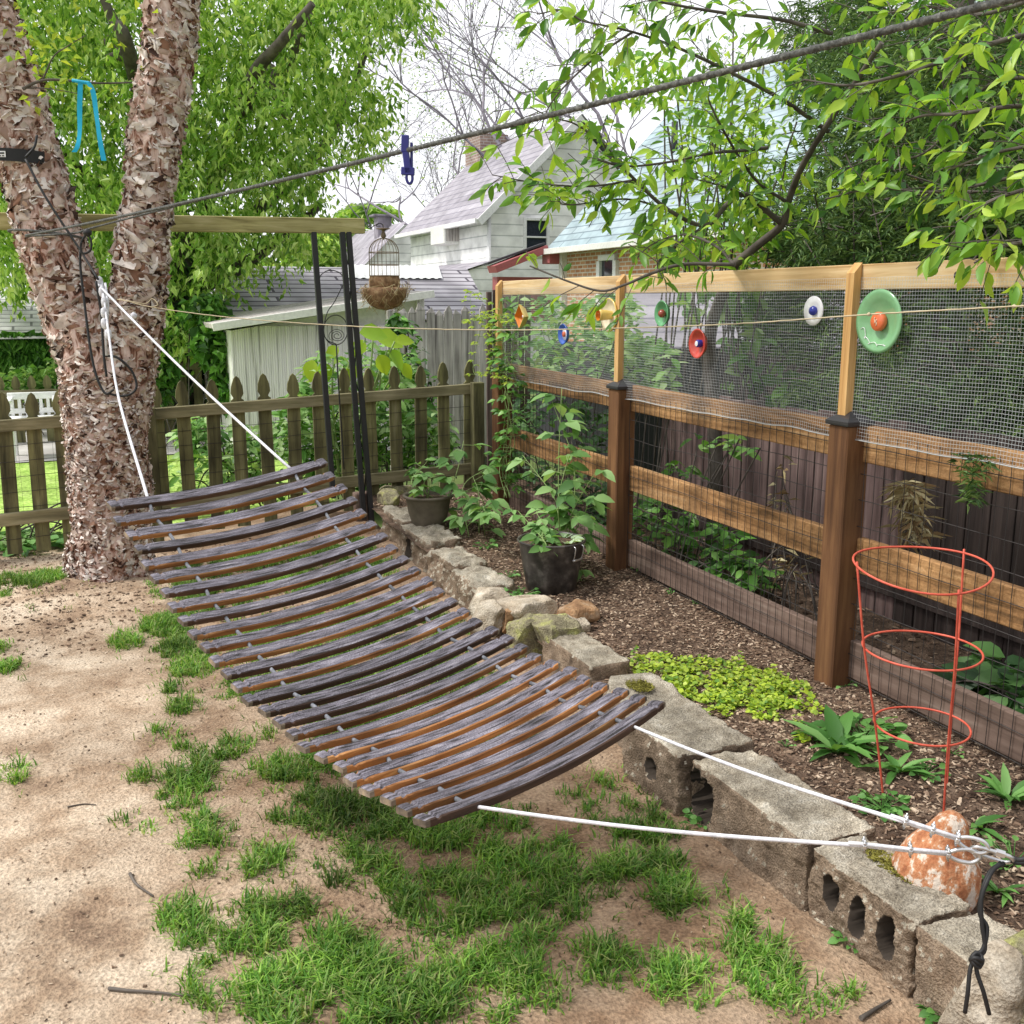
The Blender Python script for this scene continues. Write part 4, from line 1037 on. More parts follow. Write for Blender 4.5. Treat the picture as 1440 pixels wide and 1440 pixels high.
rock(690, 851, 1.74, 0, (.17, .17, .19), 'rounded grey stone upright behind the leaning pale slab', m_stone, seed=21, rnd=.7)
rock(690, 868, 1.68, 0, (.09, .15, .2), 'pale slab leaning against the rounded grey stone', m_stone, seed=22, tilt=(.25, .35), rot=.3)
rock(712, 872, 1.73, 0, (.05, .06, .12), 'small orange brown chunk wedged between slab and flat stone', m_rust, seed=23, tilt=(.2, .1))
rock(742, 858, 1.86, 0, (.24, .3, .13), 'flat topped grey stone beside the two bed stones', m_stone, seed=24, rnd=.4, rot=.3)
rock(741, 897, 1.77, 0, (.19, .2, .2), 'lumpy lichen covered stone halfway along the border', m_mossrock, seed=25, rnd=.8, amp=.05)
rock(783, 889, 1.86, 0, (.2, .22, .12), 'low buff stone between lichen stone and narrow block', m_mossrock, seed=26, rnd=.4)
rock(812, 858, 2.06, 0, (.2, .14, .06), 'reddish flat rock lying on the mulch near the bucket', m_rust, seed=27, rnd=.5, rot=.4)
rock(806, 874, 2.0, 0, (.14, .13, .05), 'whitish flat rock lying in front of the reddish one', m_stone, seed=28, rnd=.5, rot=-.3, tilt=(0, .15))
rock(830, 914, 1.97, 0, (.05, .05, .06), 'little tan stone standing behind the narrow block', m_rust, seed=29, rot=.5)
rock(850, 922, 1.99, 0, (.035, .03, .03), 'tiny white pebble behind the narrow block', m_white, seed=30, res=12)
rock(870, 958 - 12, 1.93, 0, (.05, .07, .04), 'small dark stone where narrow and rounded blocks meet', m_mossrock, seed=31, res=14)
rock(1392, 1395, 1.665, 0, (.085, .11, .25), 'tan upright stone with the black cord hanging over it', m_stone, seed=32, rnd=.5, amp=.035, tilt=(.1, .2), rot=.3, res=34)
rock(1462, 1395, 1.77, 0, (.2, .2, .27), 'big yellow lichen stone cut by the right picture edge', m_mossrock, seed=33, rnd=.5, amp=.03, res=34)
rock(545, 704, 1.93, 0, (.12, .2, .14), 'knobbly pale stone at the foot of the steel posts', m_mossrock, seed=34, rnd=.7, amp=.04)
rock(563, 702, 2.12, 0, (.3, .24, .2), 'broad mossy mound of stone behind the far block', m_mossrock, seed=35, rnd=.8, amp=.03)
c = ony(508, 712, 6.75); mb = MB(); stone(mb, c, (.1, .08, .2), 0, .15, .004, 44, 14); tag(mb.build('brick', m_kick, origin=(c.x, c.y, c.z - .1), weld=True), 'dark red brick standing on end beside the steel posts', 'brick', GB)

# --- terracotta bell ornament
c = onz(1309, 1247, .15); c = V((c.x - .005, c.y, bed_z(c.x, c.y)))
mb = MB(); Mx = Matrix.Translation(c) @ Matrix.Rotation(.16, 4, 'Y') @ Matrix.Rotation(.1, 4, 'X')
prof = [(0, -.02), (.085, -.02), (.096, -.005), (.102, .03), (.100, .062), (.092, .09), (.078, .112), (.068, .126), (.057, .138), (.048, .152), (.041, .168), (.033, .182), (.019, .193), (0, .197)]
lathe(mb, [(r * 1.06, z * 1.2) for r, z in prof], 48, Mx)
vv = mb.v[0]
for i in range(len(vv)):
    p = V(vv[i]); n = p - (Mx @ V((0, 0, .06))); n.normalize(); vv[i] = p + n * (noise.noise(p * 16) * .006 + noise.noise(p * 50) * .0025)
tag(mb.build('garden_bell', m_terra, origin=c), 'weathered orange terracotta bell shaped cloche with flaking white paint', 'garden ornament')

# --- pots
def pot(name, px, py, z, label, prof, m, soil):
    c = onz(px, py, z); c.z = bed_z(c.x, c.y) - .005
    root = thing(name, c, label, 'pot')
    mb = MB(); lathe(mb, prof, 44, Matrix.Translation(c)); mb.build('body', m, root)
    r, zz = soil; mb = MB(); lathe(mb, [(r, zz), (r * .5, zz + .012), (0, zz + .006)], 24, Matrix.Translation(c)); mb.build('soil', m_bed, root)
    return root, c
p1, c1 = pot('plant_pot', 603, 742, .21, 'dull olive brown round plant pot with a rolled pale rim', [(.0, 0), (.095, 0), (.1, .01), (.128, .1), (.142, .185), (.145, .19), (.158, .196), (.163, .205), (.158, .214), (.148, .214), (.138, .2), (.125, .12)], m_pot, (.136, .185))
p2, c2 = pot('bucket', 775, 826, .18, 'black tapered bucket with wire side handle and growing seedlings', [(0, 0), (.12, 0), (.126, .006), (.146, .12), (.166, .25), (.172, .256), (.177, .262), (.173, .27), (.166, .266), (.16, .245), (.142, .11)], m_bucket, (.16, .248))
mb = MB()
for da in (-.17, .17):
    a = -1.15 + da; e = V((math.cos(a), math.sin(a), 0)); tube(mb, smooth_path([c2 + e * .172 + V((0, 0, .258)), c2 + e * .188 + V((0, 0, .25)), c2 + e * .182 + V((0, 0, .21)), c2 + e * .172 + V((0, 0, .185))], 4), .003, 6)
a = -1.15; P = [c2 + V((math.cos(a + t) * .176, math.sin(a + t) * .176, .186)) for t in np.linspace(-.2, .2, 6)]; tube(mb, P, .006, 7)
mb.build('handle', m_steel, p2)

# --- tomato cage
TC = at(1295, 1033, 2.93); TC = V((2.30, 2.19, 0)); zg = bed_z(2.3, 2.2)
tc = thing('tomato_cage', (TC.x, TC.y, zg), 'red wire tomato cage with three rings leaning over the bed', 'plant support')
zmid = at(1295, 913, (TC.x * sY + TC.y * cY)).z; zbot = at(1295, 1020, (TC.x * sY + TC.y * cY)).z; ztop = at(1295, 797, (TC.x * sY + TC.y * cY)).z
axis_ = lambda z: at(1295, 1033, TC.x * sY + TC.y * cY).lerp(at(1296, 797, TC.x * sY + TC.y * cY), (z - zbot) / (ztop - zbot))
def ringpt(z, r, t, warp=0):
    c = axis_(z); return V((c.x + r * math.cos(t), c.y + r * math.sin(t), z + warp * math.cos(t - 1.0) + warp * .35 * math.cos(2 * (t - 2.7))))
legs_t = [math.radians(x) for x in (158, 256, 8)]
for z, r, wp in ((zbot, .137, .004), (zmid, .168, .004), (ztop, .192, .022)):
    mb = MB(); tube(mb, [ringpt(z, r, t, wp) for t in np.linspace(0, TAU, 48, False)], .0034, 7, closed=True); mb.build('ring', m_red, tc)
for t in legs_t:
    foot = ringpt(zg - .05, .115, t); mb = MB()
    tube(mb, smooth_path([ringpt(ztop, .192, t, .022) + V((0, 0, .012)), ringpt(zmid, .172, t, .004), ringpt(zbot, .141, t, .004), foot], 5), .0034, 7); mb.build('leg', m_red, tc)

# ================================================================== CLOTHESLINE, PEG, TWINE
def inv_lerp(pa, da, pb, db, n, sag=0):
    A, B = at(*pa, da), at(*pb, db); return [A.lerp(B, t) - V((0, 0, sag * 4 * t * (1 - t))) for t in np.linspace(0, 1, n)]
def rope_tube(mb, P, r, twist=240, n=8):
    S = []; tube(mb, P, r, n)
A, B = at(36, 331, 5.66), at(1432, -4, 1.38)
sag = 0.018
fullP = [A.lerp(B, t) - V((0, 0, sag * 4 * t * (1 - t))) for t in np.linspace(0, 1, 700)]
B2 = B + (B - A).normalized() * 1.2
cl = thing('clothesline', A, 'thick grey clothesline rope stretched from the left birch stem to the upper right', 'clothesline')
P = fullP + [B.lerp(B2, t) for t in np.linspace(.02, 1, 40)]
mb = MB(); rr_ = [.0055 + .0005 * math.sin(i * 1.9) + .0004 * noise.noise(V((i * .3, 0, 0))) for i in range(len(P))]
tube(mb, P, rr_, 9)
fz = []; 
for i in range(40, len(P) - 1, 1):
    for _ in range(3):
        a = R.uniform(0, TAU); e = V((math.cos(a) * .3, math.cos(a), math.sin(a))); fz.append((P[i] + e * .006, e + V((R.gauss(0, .6), R.gauss(0, .6), R.gauss(0, .6)))))
leaves(mb, [tuple(a) for a, b in fz], [tuple(b) for a, b in fz], rdir(len(fz)), .006, .0012)
mb.build('rope', m_line, cl)
mb = MB(); wrapc = at(68, 331, DT)
tube(mb, [wrapc + V((math.cos(t) * .20, math.sin(t) * .20, .0 - .02 * math.cos(t - .3))) for t in np.linspace(0, TAU, 40, False)], .0065, 8, closed=True)
tube(mb, smooth_path([A + V((0, -.01, -.005)), at(75, 330, 5.52), at(110, 327, 5.5), at(124, 322, 5.5), at(200, 302, 5.2), at(330, 268, 4.55)], 8), .005, 8)
mb.build('wrap', m_line, cl)

tpar = None
best = min(range(len(fullP)), key=lambda i: abs((fullP[i].x * cY - fullP[i].y * sY) / ((fullP[i].x * sY + fullP[i].y * cY) * cP - (fullP[i].z - EYE) * sP) - (572 - 720) / F))
pp = fullP[best]; dd = (fullP[best + 1] - pp).normalized()
pgs = thing('clothes_peg', pp, 'dark blue plastic clothes peg clipped on the grey line', 'clothes peg')
sd = V((cY, -sY, 0)); fw = V((sY, cY, 0)); upz = V((0, 0, 1))
dpx = (pp.x * sY + pp.y * cY) / F
def pegbox(c, s, rot=0):
    mb = MB(); Rm = Matrix((sd, fw, upz)).transposed() @ Matrix.Rotation(rot, 3, 'Y'); box(mb, pp + sd * c[0] * dpx + upz * c[1] * dpx + fw * (c[2] if len(c) > 2 else 0), (s[0] * dpx, .012, s[1] * dpx), Rm, 0, .0015); return mb
pegbox((-3, 8), (10, 22), .06).build('jaw', m_blue, pgs)
pegbox((-1, -16), (9, 28), -.10).build('jaw', m_blue, pgs)
pegbox((5, -10, .006), (3.5, 40), .02).build('arm', m_blue, pgs)
pegbox((0, -27), (18, 10), .05).build('spring_housing', m_blue, pgs)
mb = MB(); tube(mb, [pp + sd * (2 + 4 * math.cos(t)) * dpx + upz * (-35 + 8 * math.sin(t)) * dpx for t in np.linspace(0, TAU, 18, False)], .0035, 7, closed=True); mb.build('loop', m_blue, pgs)

tw = [at(168, 420, 5.75), at(215, 432, 5.65), at(330, 447, 5.35), at(500, 459, 5.0), at(690, 464, 4.6), at(885, 461, 4.1), at(1040, 455, 3.75), at(1240, 441, 3.3), at(1440, 430, 2.92), at(1560, 422, 2.7)]
mb = MB(); S = smooth_path(tw, 40); tube(mb, [p + V((0, 0, .0012 * noise.noise(V((i * .35, 0, 0))))) for i, p in enumerate(S)], .0024, 6)
for (x, y, d_) in ((986, 457, 3.87), (1222, 442, 3.33), (1426, 431, 2.95)):
    lathe(mb, [(0, -.007), (.006, -.003), (.006, .003), (0, .007)], 8, Matrix.Translation(at(x, y, d_)))
tube(mb, smooth_path([at(165, 421, 5.72), at(185, 424, 5.6), at(205, 427, 5.62), at(214, 420, 5.63), at(222, 428, 5.62), at(214, 432, 5.63)], 5), .003, 6)
tag(mb.build('twine', m_twine, origin=tw[4]), 'thin tan jute twine strung from the birch across the front of the plates', 'twine')

# ================================================================== PLANTS
def plant(name, base, label, cat, group=None):
    return thing(name, base, label, cat, group)

def compound(root, stems, m, size, per=3, kind=11, gap=.07, spread=.05, stemr=.004, droop=.35, wid=.55):
    """stems: polylines; leaves in groups of `per` along each"""
    mb = MB(); P = []; D = []; N = []; L = []
    for S in stems:
        S = smooth_path(S, 8); tube(mb, S, np.linspace(stemr, stemr * .4, len(S)), 6)
        acc = 0
        for i in range(1, len(S)):
            acc += (S[i] - S[i - 1]).length
            if acc < gap * R.uniform(.7, 1.3): continue
            acc = 0; a = R.uniform(0, TAU); e = V((math.cos(a), math.sin(a), R.uniform(-.1, .6))).normalized()
            tip = S[i] + e * spread * R.uniform(.7, 1.5); tube(mb, [S[i], tip], .0015, 4, caps=False)
            for k in range(per):
                b = (k - (per - 1) / 2) * .95; dv = V((math.cos(a + b), math.sin(a + b), R.uniform(-.35, .3)))
                P.append(tuple(tip)); D.append(tuple(dv)); N.append((R.gauss(0, .35), R.gauss(0, .35) - .25, 1)); L.append(size * R.uniform(.7, 1.25) * (1.15 if abs(b) < .1 else .9))
    mb.build('stem', m_stem, root)
    mb = MB(); L = np.array(L); leaves(mb, P, D, N, L, L * wid * rng.uniform(.85, 1.15, len(L)), kind=kind, droop=droop); mb.build('leaves', m, root)

b = onx(800, 800, 2.38)
rp = plant('raspberry_cane', (b.x, b.y, bed_z(b.x, b.y)), 'tall raspberry canes with ribbed light green leaves behind the black bucket', 'plant')
S = []
for tx, ty, X in ((775, 560, 2.42), (790, 545, 2.5), (735, 640, 2.3), (840, 660, 2.45), (800, 640, 2.35), (830, 700, 2.42)):
    t = onx(tx, ty, X); s0 = V((b.x + R.gauss(0, .06), b.y + R.gauss(0, .08), rp.location.z)); S.append([s0, s0.lerp(t, .5) + V((R.gauss(0, .04), R.gauss(0, .04), .06)), t])
compound(rp, S, m_rasp, .1, 3, gap=.055, spread=.06)
b = onx(665, 745, 2.2)
rp2 = plant('raspberry_cane', (b.x, b.y, bed_z(b.x, b.y)), 'low sprawling raspberry canes to the right of the olive brown pot', 'plant')
S = []
for tx, ty, X in ((652, 620, 2.3), (690, 655, 2.4), (650, 690, 2.15), (695, 705, 2.2), (665, 670, 2.25), (705, 730, 2.12)):
    t = onx(tx, ty, X); s0 = V((b.x + R.gauss(0, .1), b.y + R.gauss(0, .1), rp2.location.z)); S.append([s0, s0.lerp(t, .5) + V((R.gauss(0, .05), R.gauss(0, .05), .08)), t])
compound(rp2, S, m_rasp, .1, 3, gap=.06, spread=.06)
rp3 = plant('seedling', c1 + V((0, 0, .18)), 'pale green seedling growing out of the olive brown pot', 'plant')
compound(rp3, [[c1 + V((R.gauss(0, .03), R.gauss(0, .03), .18)), c1 + V((R.gauss(0, .06), R.gauss(0, .06), .3)), onx(tx, ty, 2.05)] for tx, ty in ((600, 650), (590, 662), (618, 668))], m_rasp, .075, 3, gap=.05, spread=.04)
rp4 = plant('seedling', c2 + V((0, 0, .22)), 'mixed seedlings and a silvery flat leaf filling the black bucket', 'plant')
compound(rp4, [[c2 + V((R.gauss(0, .03), R.gauss(0, .03), .21)), c2 + V((R.gauss(0, .06), R.gauss(0, .06), .28)), onx(tx, ty, 2.15)] for tx, ty in ((728, 718), (755, 722), (765, 745))], m_rasp, .075, 3, gap=.035, spread=.03)
mb = MB(); n = 26; a = rng.uniform(0, TAU, n); Pq = np.stack([c2.x + .05 + .05 * np.cos(a), c2.y - .03 + .06 * np.sin(a), np.full(n, c2.z + .262)], 1)
leaves(mb, Pq, np.stack([np.cos(a), np.sin(a), np.full(n, .25)], 1), np.tile([0, 0, 1], (n, 1)) + rng.normal(0, .2, (n, 3)), rng.uniform(.05, .085, n), rng.uniform(.04, .06, n), kind=11, droop=.1)
mb.build('pale_leaves', leafmat('silvery_leaf', [(.42, .55, .36), (.55, .66, .5), (.34, .5, .28)]), rp4)

# vine on the fence corner
b = onx(712, 700, 2.62)
vn = plant('climbing_vine', (b.x, b.y, bed_z(b.x, b.y)), 'leafy vine climbing the corner post up to the pine batten', 'vine')
S = []
for k in range(6):
    x = R.gauss(712, 12); pts = [onx(R.gauss(712, 8), 700 - i * (270 + R.uniform(-50, 20)) / 6, 2.60 + R.gauss(0, .03)) for i in range(7)]; S.append(pts)
compound(vn, S, m_ivy, .06, 3, gap=.065, spread=.05, stemr=.003)
S = [[onx(R.gauss(700, 12), R.uniform(420, 520), 2.62), onx(R.gauss(700, 22), R.uniform(410, 530), 2.6), onx(R.gauss(690, 25), R.uniform(420, 540), 2.55)] for _ in range(8)]
compound(vn, S, m_yleaf, .035, 4, gap=.025, spread=.03, stemr=.002)

# creeping jenny mat
mb = MB(); n = 4600; P = []; 
blobs = [(930, 945, 42), (990, 955, 55), (1050, 968, 55), (1100, 975, 45), (1010, 985, 40), (950, 965, 35), (1080, 995, 30), (1130, 990, 18), (1122, 1015, 10), (1128, 1035, 9), (1040, 940, 22), (1090, 950, 18), (900, 935, 18), (1150, 1000, 8)]
wts = np.array([r * r for _, _, r in blobs], float); wts /= wts.sum()
for _ in range(n):
    px, py, r = blobs[rng.choice(len(blobs), p=wts)]; a = R.uniform(0, TAU); q = math.sqrt(R.random())
    p = onz(px + r * q * math.cos(a), py + r * .52 * q * math.sin(a), .15); hh = .085 * (1 - q) * (.5 + noise.noise(V((p.x * 14, p.y * 14, 0)))) + .01
    if noise.noise(V((p.x * 11, p.y * 11, 4))) < -.12 - .3 * (1 - q): continue
    P.append((p.x, p.y, bed_z(p.x, p.y) + R.uniform(.004, max(.012, hh + .01))))
n = len(P); D = rdir(n, -.15, .35); L = rng.uniform(.009, .024, n)
leaves(mb, P, D, np.stack([rng.normal(0, .6, n), rng.normal(0, .6, n) - .2, np.ones(n)], 1), L, L * .95, kind=11, droop=.15, fold=.15)
o = mb.build('ground_cover', m_jenny); tag(o, 'bright yellow green creeping ground cover on the mulch by the near post', 'ground cover', kind='stuff')

# weeds
GW = 'weeds growing in the mulch bed'
def weed(px, py, r, label, n=16, style='dandelion', zf=bed_z, z0=.14):
    c = onz(px, py, z0); c.z = zf(c.x, c.y); c = onz(px, py, c.z); d = (c - EYEV).length; L0 = r * d / F
    mb = MB(); a = rng.uniform(0, TAU, n); k = n
    if style == 'dandelion':
        el = rng.uniform(.25, 1.3, n); P = np.tile([c.x, c.y, c.z], (n, 1)) + rng.normal(0, .008, (n, 3)) * [1, 1, 0]
        L = L0 * rng.uniform(.7, 1.3, n)
        leaves(mb, P, np.stack([np.cos(a), np.sin(a), el], 1), np.stack([-np.cos(a) * el, -np.sin(a) * el, np.ones(n)], 1), L, L * rng.uniform(.18, .3, n), kind=11, droop=.4, fold=.4)
    else:
        q = np.sqrt(rng.uniform(0, 1, n)) * L0; P = np.stack([c.x + q * np.cos(a), c.y + q * np.sin(a), c.z + rng.uniform(.01, .3, n) * L0 + .01], 1)
        L = L0 * rng.uniform(.25, .5, n)
        leaves(mb, P, np.stack([np.cos(a), np.sin(a), rng.uniform(-.1, .5, n)], 1), np.stack([rng.normal(0, .4, n), rng.normal(0, .4, n) - .2, np.ones(n)], 1), L, L * .75, kind=11, droop=.25)
        for i in range(n): tube(mb, [(c.x, c.y, c.z), tuple(P[i])], .0012, 4, caps=False)
    tag(mb.build('weed', m_weed, origin=c), label, 'weed', GW)


weed(1178, 1058, 62, 'tall spiky dandelion rosette to the right of the ground cover', 22)
weed(1215, 1040, 48, 'broad leafed weed clump touching the left cage leg', 60, 'leafy')
weed(1150, 1040, 26, 'small leafy weed at the tip of the ground cover', 30, 'leafy')
weed(1265, 1085, 40, 'dandelion rosette inside the red tomato cage', 16)
weed(1300, 1090, 24, 'low round leafed weed on the cage floor', 24, 'leafy')
weed(1240, 1138, 30, 'dark low clover clump between cage and terracotta bell', 60, 'leafy')
weed(1415, 1125, 40, 'narrow leafed weed at the right edge of the bed', 16)
weed(1372, 1165, 36, 'leafy weed with large lobed leaves right of the bell', 9)
weed(1425, 1215, 34, 'glossy round leafed clump under the black anchor cord', 26, 'leafy')
weed(1405, 1255, 30, 'broad leafed plant behind the dangling cord', 9)
weed(1105, 1050, 12, 'tiny sprout on mulch below the ground cover', 8, 'leafy')
weed(1340, 1060, 16, 'tiny weed behind the right cage legs', 8, 'leafy')
weed(735, 838, 22, 'soft green weed at the foot of the black bucket', 30, 'leafy')
weed(715, 812, 16, 'little weed between rough block and bucket', 22, 'leafy')
weed(905, 803, 16, 'small weed at the foot of the middle post', 12, 'leafy')
weed(945, 835, 10, 'weed sprout against the kickboard', 8, 'leafy')
weed(980, 850, 9, 'weed sprout further along the kickboard', 6, 'leafy')
weed(1190, 965, 16, 'light green weed at the foot of the near post', 12, 'leafy')
weed(1210, 1325, 30, 'trailing weed below the three hole block', 50, 'leafy', yard_z, 0)
weed(1330, 1432, 30, 'leafy weed at the base of the short block', 30, 'leafy', yard_z, 0)
weed(990, 1160, 26, 'leafy weed at the base of the longest block', 36, 'leafy', yard_z, 0)
weed(40, 770, 42, 'bushy green weed at the foot of the left pickets', 60, 'leafy', yard_z, 0)
weed(860, 745, 26, 'weed between bucket and middle post', 26, 'leafy')
weed(685, 770, 20, 'low weed in front of the sprawling canes', 20, 'leafy')

# plants behind the board fence
def leafmass(name, label, cat, boxes, m, n, size, kind=11, wid=.5, group=None, zmin=-.4, stems=14, up=True):
    """boxes: (px, py, X, rx_px, ry_px, rX)"""
    P = []
    for _ in range(n):
        px, py, X, rx, ry, rX = R.choice(boxes); a = R.uniform(0, TAU); q = math.sqrt(R.random())
        P.append(tuple(onx(px + rx * q * math.cos(a), py + ry * q * math.sin(a), X + R.uniform(-rX, rX))))
    P = np.array(P); c = P.mean(0); c[2] = .12
    root = thing(name, c, label, cat, group); mb = MB(); L = size * rng.uniform(.6, 1.3, len(P))
    P[:, 2] = np.maximum(P[:, 2], .14)
    leaves(mb, P, rdir(len(P), zmin, .5), np.stack([rng.normal(-.3, .5, len(P)), rng.normal(-.4, .5, len(P)), np.ones(len(P))], 1), L, L * wid, kind=kind, droop=.35); mb.build('leaves', m, root)
    mb = MB()
    if not stems: return
    for i in rng.choice(len(P), min(stems, len(P)), False):
        g = V((c[0] + R.gauss(0, .15), c[1] + R.gauss(0, .2), .08)); tube(mb, smooth_path([g, g.lerp(V(P[i]), .5) + V((0, 0, .08)), V(P[i])], 4), .004, 5, caps=False)
    mb.build('stem', m_limb, root)


leafmass('understory_plant', 'dark leafy plant behind the lower rails past the middle post', 'plant', [(930, 720, 3.05, 45, 45, .15), (985, 775, 3.05, 60, 40, .15), (1040, 810, 3.0, 45, 30, .12)], m_ivy, 420, .085)
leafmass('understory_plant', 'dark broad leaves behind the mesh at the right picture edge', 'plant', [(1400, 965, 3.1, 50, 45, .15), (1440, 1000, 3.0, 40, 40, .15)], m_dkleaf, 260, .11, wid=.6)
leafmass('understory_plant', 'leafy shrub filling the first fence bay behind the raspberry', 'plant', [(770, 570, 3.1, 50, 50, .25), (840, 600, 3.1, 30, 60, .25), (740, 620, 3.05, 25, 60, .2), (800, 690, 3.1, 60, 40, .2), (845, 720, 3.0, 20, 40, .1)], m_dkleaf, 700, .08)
leafmass('understory_plant', 'sparse leafy sprig against the purple brown boards', 'plant', [(1000, 625, 3.1, 40, 14, .06), (965, 665, 3.1, 26, 22, .06), (1045, 625, 3.1, 30, 12, .05)], m_bush, 42, .085)
leafmass('hedge_shrub', 'light green leafy shrub seen through the mesh in the far bay', 'shrub', [(750, 470, 3.7, 45, 70, .5), (810, 480, 3.6, 60, 60, .5), (860, 460, 3.5, 40, 60, .4), (910, 520, 3.5, 40, 50, .3)], m_bush, 1500, .085)
leafmass('hanging_sprig', 'feathery conifer sprig poking over the upper rail at the right', 'sprig', [(1370, 655, 2.66, 26, 20, .03), (1365, 690, 2.64, 16, 20, .03)], m_ever, 240, .035, kind=4, wid=.14, stems=0)
leafmass('hanging_sprig', 'dry grey root bundle hanging behind the near right bay', 'sprig', [(1275, 690, 2.95, 16, 14, .04), (1285, 730, 2.95, 18, 40, .04)], m_straw, 330, .08, kind=4, wid=.022, stems=0, zmin=-1)
leafmass('bare_shrub', 'bare dry twiggy shrub trunk behind the mid rail', 'shrub', [(1100, 700, 3.2, 14, 60, .05), (1110, 780, 3.05, 24, 40, .05)], m_straw, 90, .08, kind=4, wid=.04, stems=20)

# neighbour board fence behind
nb = thing('stockade_fence', (3.5, 4.6, .1), 'low purple brown board fence close behind the mesh fence', 'fence')
for y in np.arange(1.0, 5.75, .125):
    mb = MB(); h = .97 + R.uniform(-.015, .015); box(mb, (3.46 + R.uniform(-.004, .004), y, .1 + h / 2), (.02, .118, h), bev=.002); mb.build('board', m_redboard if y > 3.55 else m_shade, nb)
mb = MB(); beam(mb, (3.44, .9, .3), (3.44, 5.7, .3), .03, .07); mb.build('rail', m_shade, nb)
# charcoal shed
def ptsX(l, X): return [onx(a, b, X) for a, b in l]
sh = thing('garden_shed', (4.4, 8.6, .1), 'charcoal garden shed with a pale grey roof behind the mesh', 'shed')
ys = 7.6; w0, w1 = ony(878, 490, ys), ony(1205, 490, ys); 
mb = MB(); box(mb, ((w0.x + w1.x) / 2, ys + .9, (w0.z - .02) / 2), (w1.x - w0.x, 1.8, w0.z), bev=.01); mb.build('wall', m_darkwall, sh)
e0, e1 = ony(838, 489, ys - .15), ony(1210, 489, ys - .15); r0, r1 = ony(880, 398, ys + 1.1), ony(1215, 398, ys + 1.1)
uvquad('roof', [(e0, e1, r1, r0)], m_roofg, sh)

# ================================================================== BACKGROUND BUILDINGS AND FENCES
YS = 9.6
sf = thing('stockade_fence', (ony(620, 600, YS).x, YS, .1), 'tall weathered grey stockade fence behind the picket corner', 'fence')
x = ony(552, 500, YS).x; xe = ony(697, 500, YS).x
while x < xe:
    w = R.uniform(.075, .1); top = ony(610, 437 + R.uniform(-6, 10), YS).z
    mb = MB(); h = top; vs = []
    box(mb, (x, YS + R.uniform(-.006, .006), h / 2), (w, .02, h), bev=.002)
    mb.add([(x - w / 2 + .002, YS - .01, h), (x + w / 2 - .002, YS - .01, h), (x + w / 2 - .002, YS + .01, h), (x - w / 2 + .002, YS + .01, h), (x + R.uniform(-.02, .02), YS, h + R.uniform(.02, .07))], [(0, 1, 4), (1, 2, 4), (2, 3, 4), (3, 0, 4)])
    o = mb.build('board', m_stock, sf, origin=(0, 0, 0)) ; o.location = -sf.location
    x += w + R.uniform(.002, .012)
sf2 = thing('stockade_fence', (2.95, 7.9, .1), 'dark aged board fence end just past the corner post', 'fence')
for k in range(7):
    mb = MB(); x = ony(688 + k * 9, 500, 8.0).x; h = ony(690, 408 + R.uniform(-6, 8), 8.0).z; box(mb, (x, 8.0, h / 2), (.046, .02, h), bev=.003); mb.build('board', m_redboard, sf2)

# whitewashed shed with lean-to roof
YW = 10.6
ws_ = thing('garden_shed', (ony(450, 600, YW).x, YW, .05), 'whitewashed reed clad shed with a sloping lean-to roof', 'shed')
wl, wr = ony(329, 560, YW), ony(598, 500, YW)
zl, zr = ony(331, 462, YW).z, ony(598, 416, YW).z
mb = MB(); x0, x1 = wl.x, wr.x; n = 90
for k in range(n):
    xa_, xb_ = x0 + (x1 - x0) * k / n, x0 + (x1 - x0) * (k + 1) / n
    zt_ = min(zl + (zr - zl) * (k + .5) / n - .02, ony(400, 458, YW).z if k < n * .95 else 9)
    box(mb, ((xa_ + xb_) / 2, YW + R.uniform(-.006, .006), zt_ / 2), ((xb_ - xa_) * .94, .03, zt_), bev=.004)
mb.build('reed_wall', m_reed, ws_)
mb = MB(); zt0 = ony(400, 458, YW).z
mb.add([(x0, YW + .03, 0), (x1, YW + .03, 0), (x1, YW + .03, zr - .02), (x0, YW + .03, zl - .02), (x0, YW + 2.4, 0), (x1, YW + 2.4, 0), (x1, YW + 2.4, zr - .02), (x0, YW + 2.4, zl - .02)], [(0, 1, 2, 3), (5, 4, 7, 6), (4, 0, 3, 7), (1, 5, 6, 2)])
mb.build('wall', m_cream, ws_)
mb = MB(); a, b = V((x0 - .2, YW + 1.0, zl + .03)), V((x1 + .02, YW + 1.0, zr + .03)); beam(mb, a, b, 2.5, .05, bev=.004); mb.build('roof', m_stock, ws_)
mb = MB(); beam(mb, a + V((0, -1.27, -.01)), b + V((0, -1.27, -.01)), .03, .075, bev=.003); mb.build('fascia', m_cream, ws_)

# garage with old shingle roof
gr_ = thing('garage', (ony(480, 500, 13).x, 14, .05), 'long low garage with a worn dark grey shingle roof behind the white shed', 'garage')
e0, e1 = ony(293, 456, 12.6), ony(694, 444, 12.6); r0, r1 = ony(338, 375, 14.6), ony(657, 377, 14.6)
e0.z = e1.z = (e0.z + e1.z) / 2; r0.z = r1.z = (r0.z + r1.z) / 2
uvquad('roof', [(e0, e1, r1, r0), (e1, V((e1.x, 16.6, e1.z)), r1), (V((e1.x, 16.6, e1.z)), V((e0.x, 16.6, e0.z)), r0, r1), (V((e0.x, 16.6, e0.z)), e0, r0)], m_roofo, gr_)
mb = MB(); box(mb, ((e0.x + e1.x) / 2, 14.6, e0.z / 2 - .02), (e1.x - e0.x - .5, 3.6, e0.z - .04)); mb.build('wall', m_cream, gr_)
q = [ony(a, b, y) for a, b, y in ((482, 396, 14.1), (622, 396, 14.1), (612, 377, 14.58), (480, 377, 14.58))]
mb = MB(); S_, E_ = q[0], q[1]; u = (q[3] - q[0])
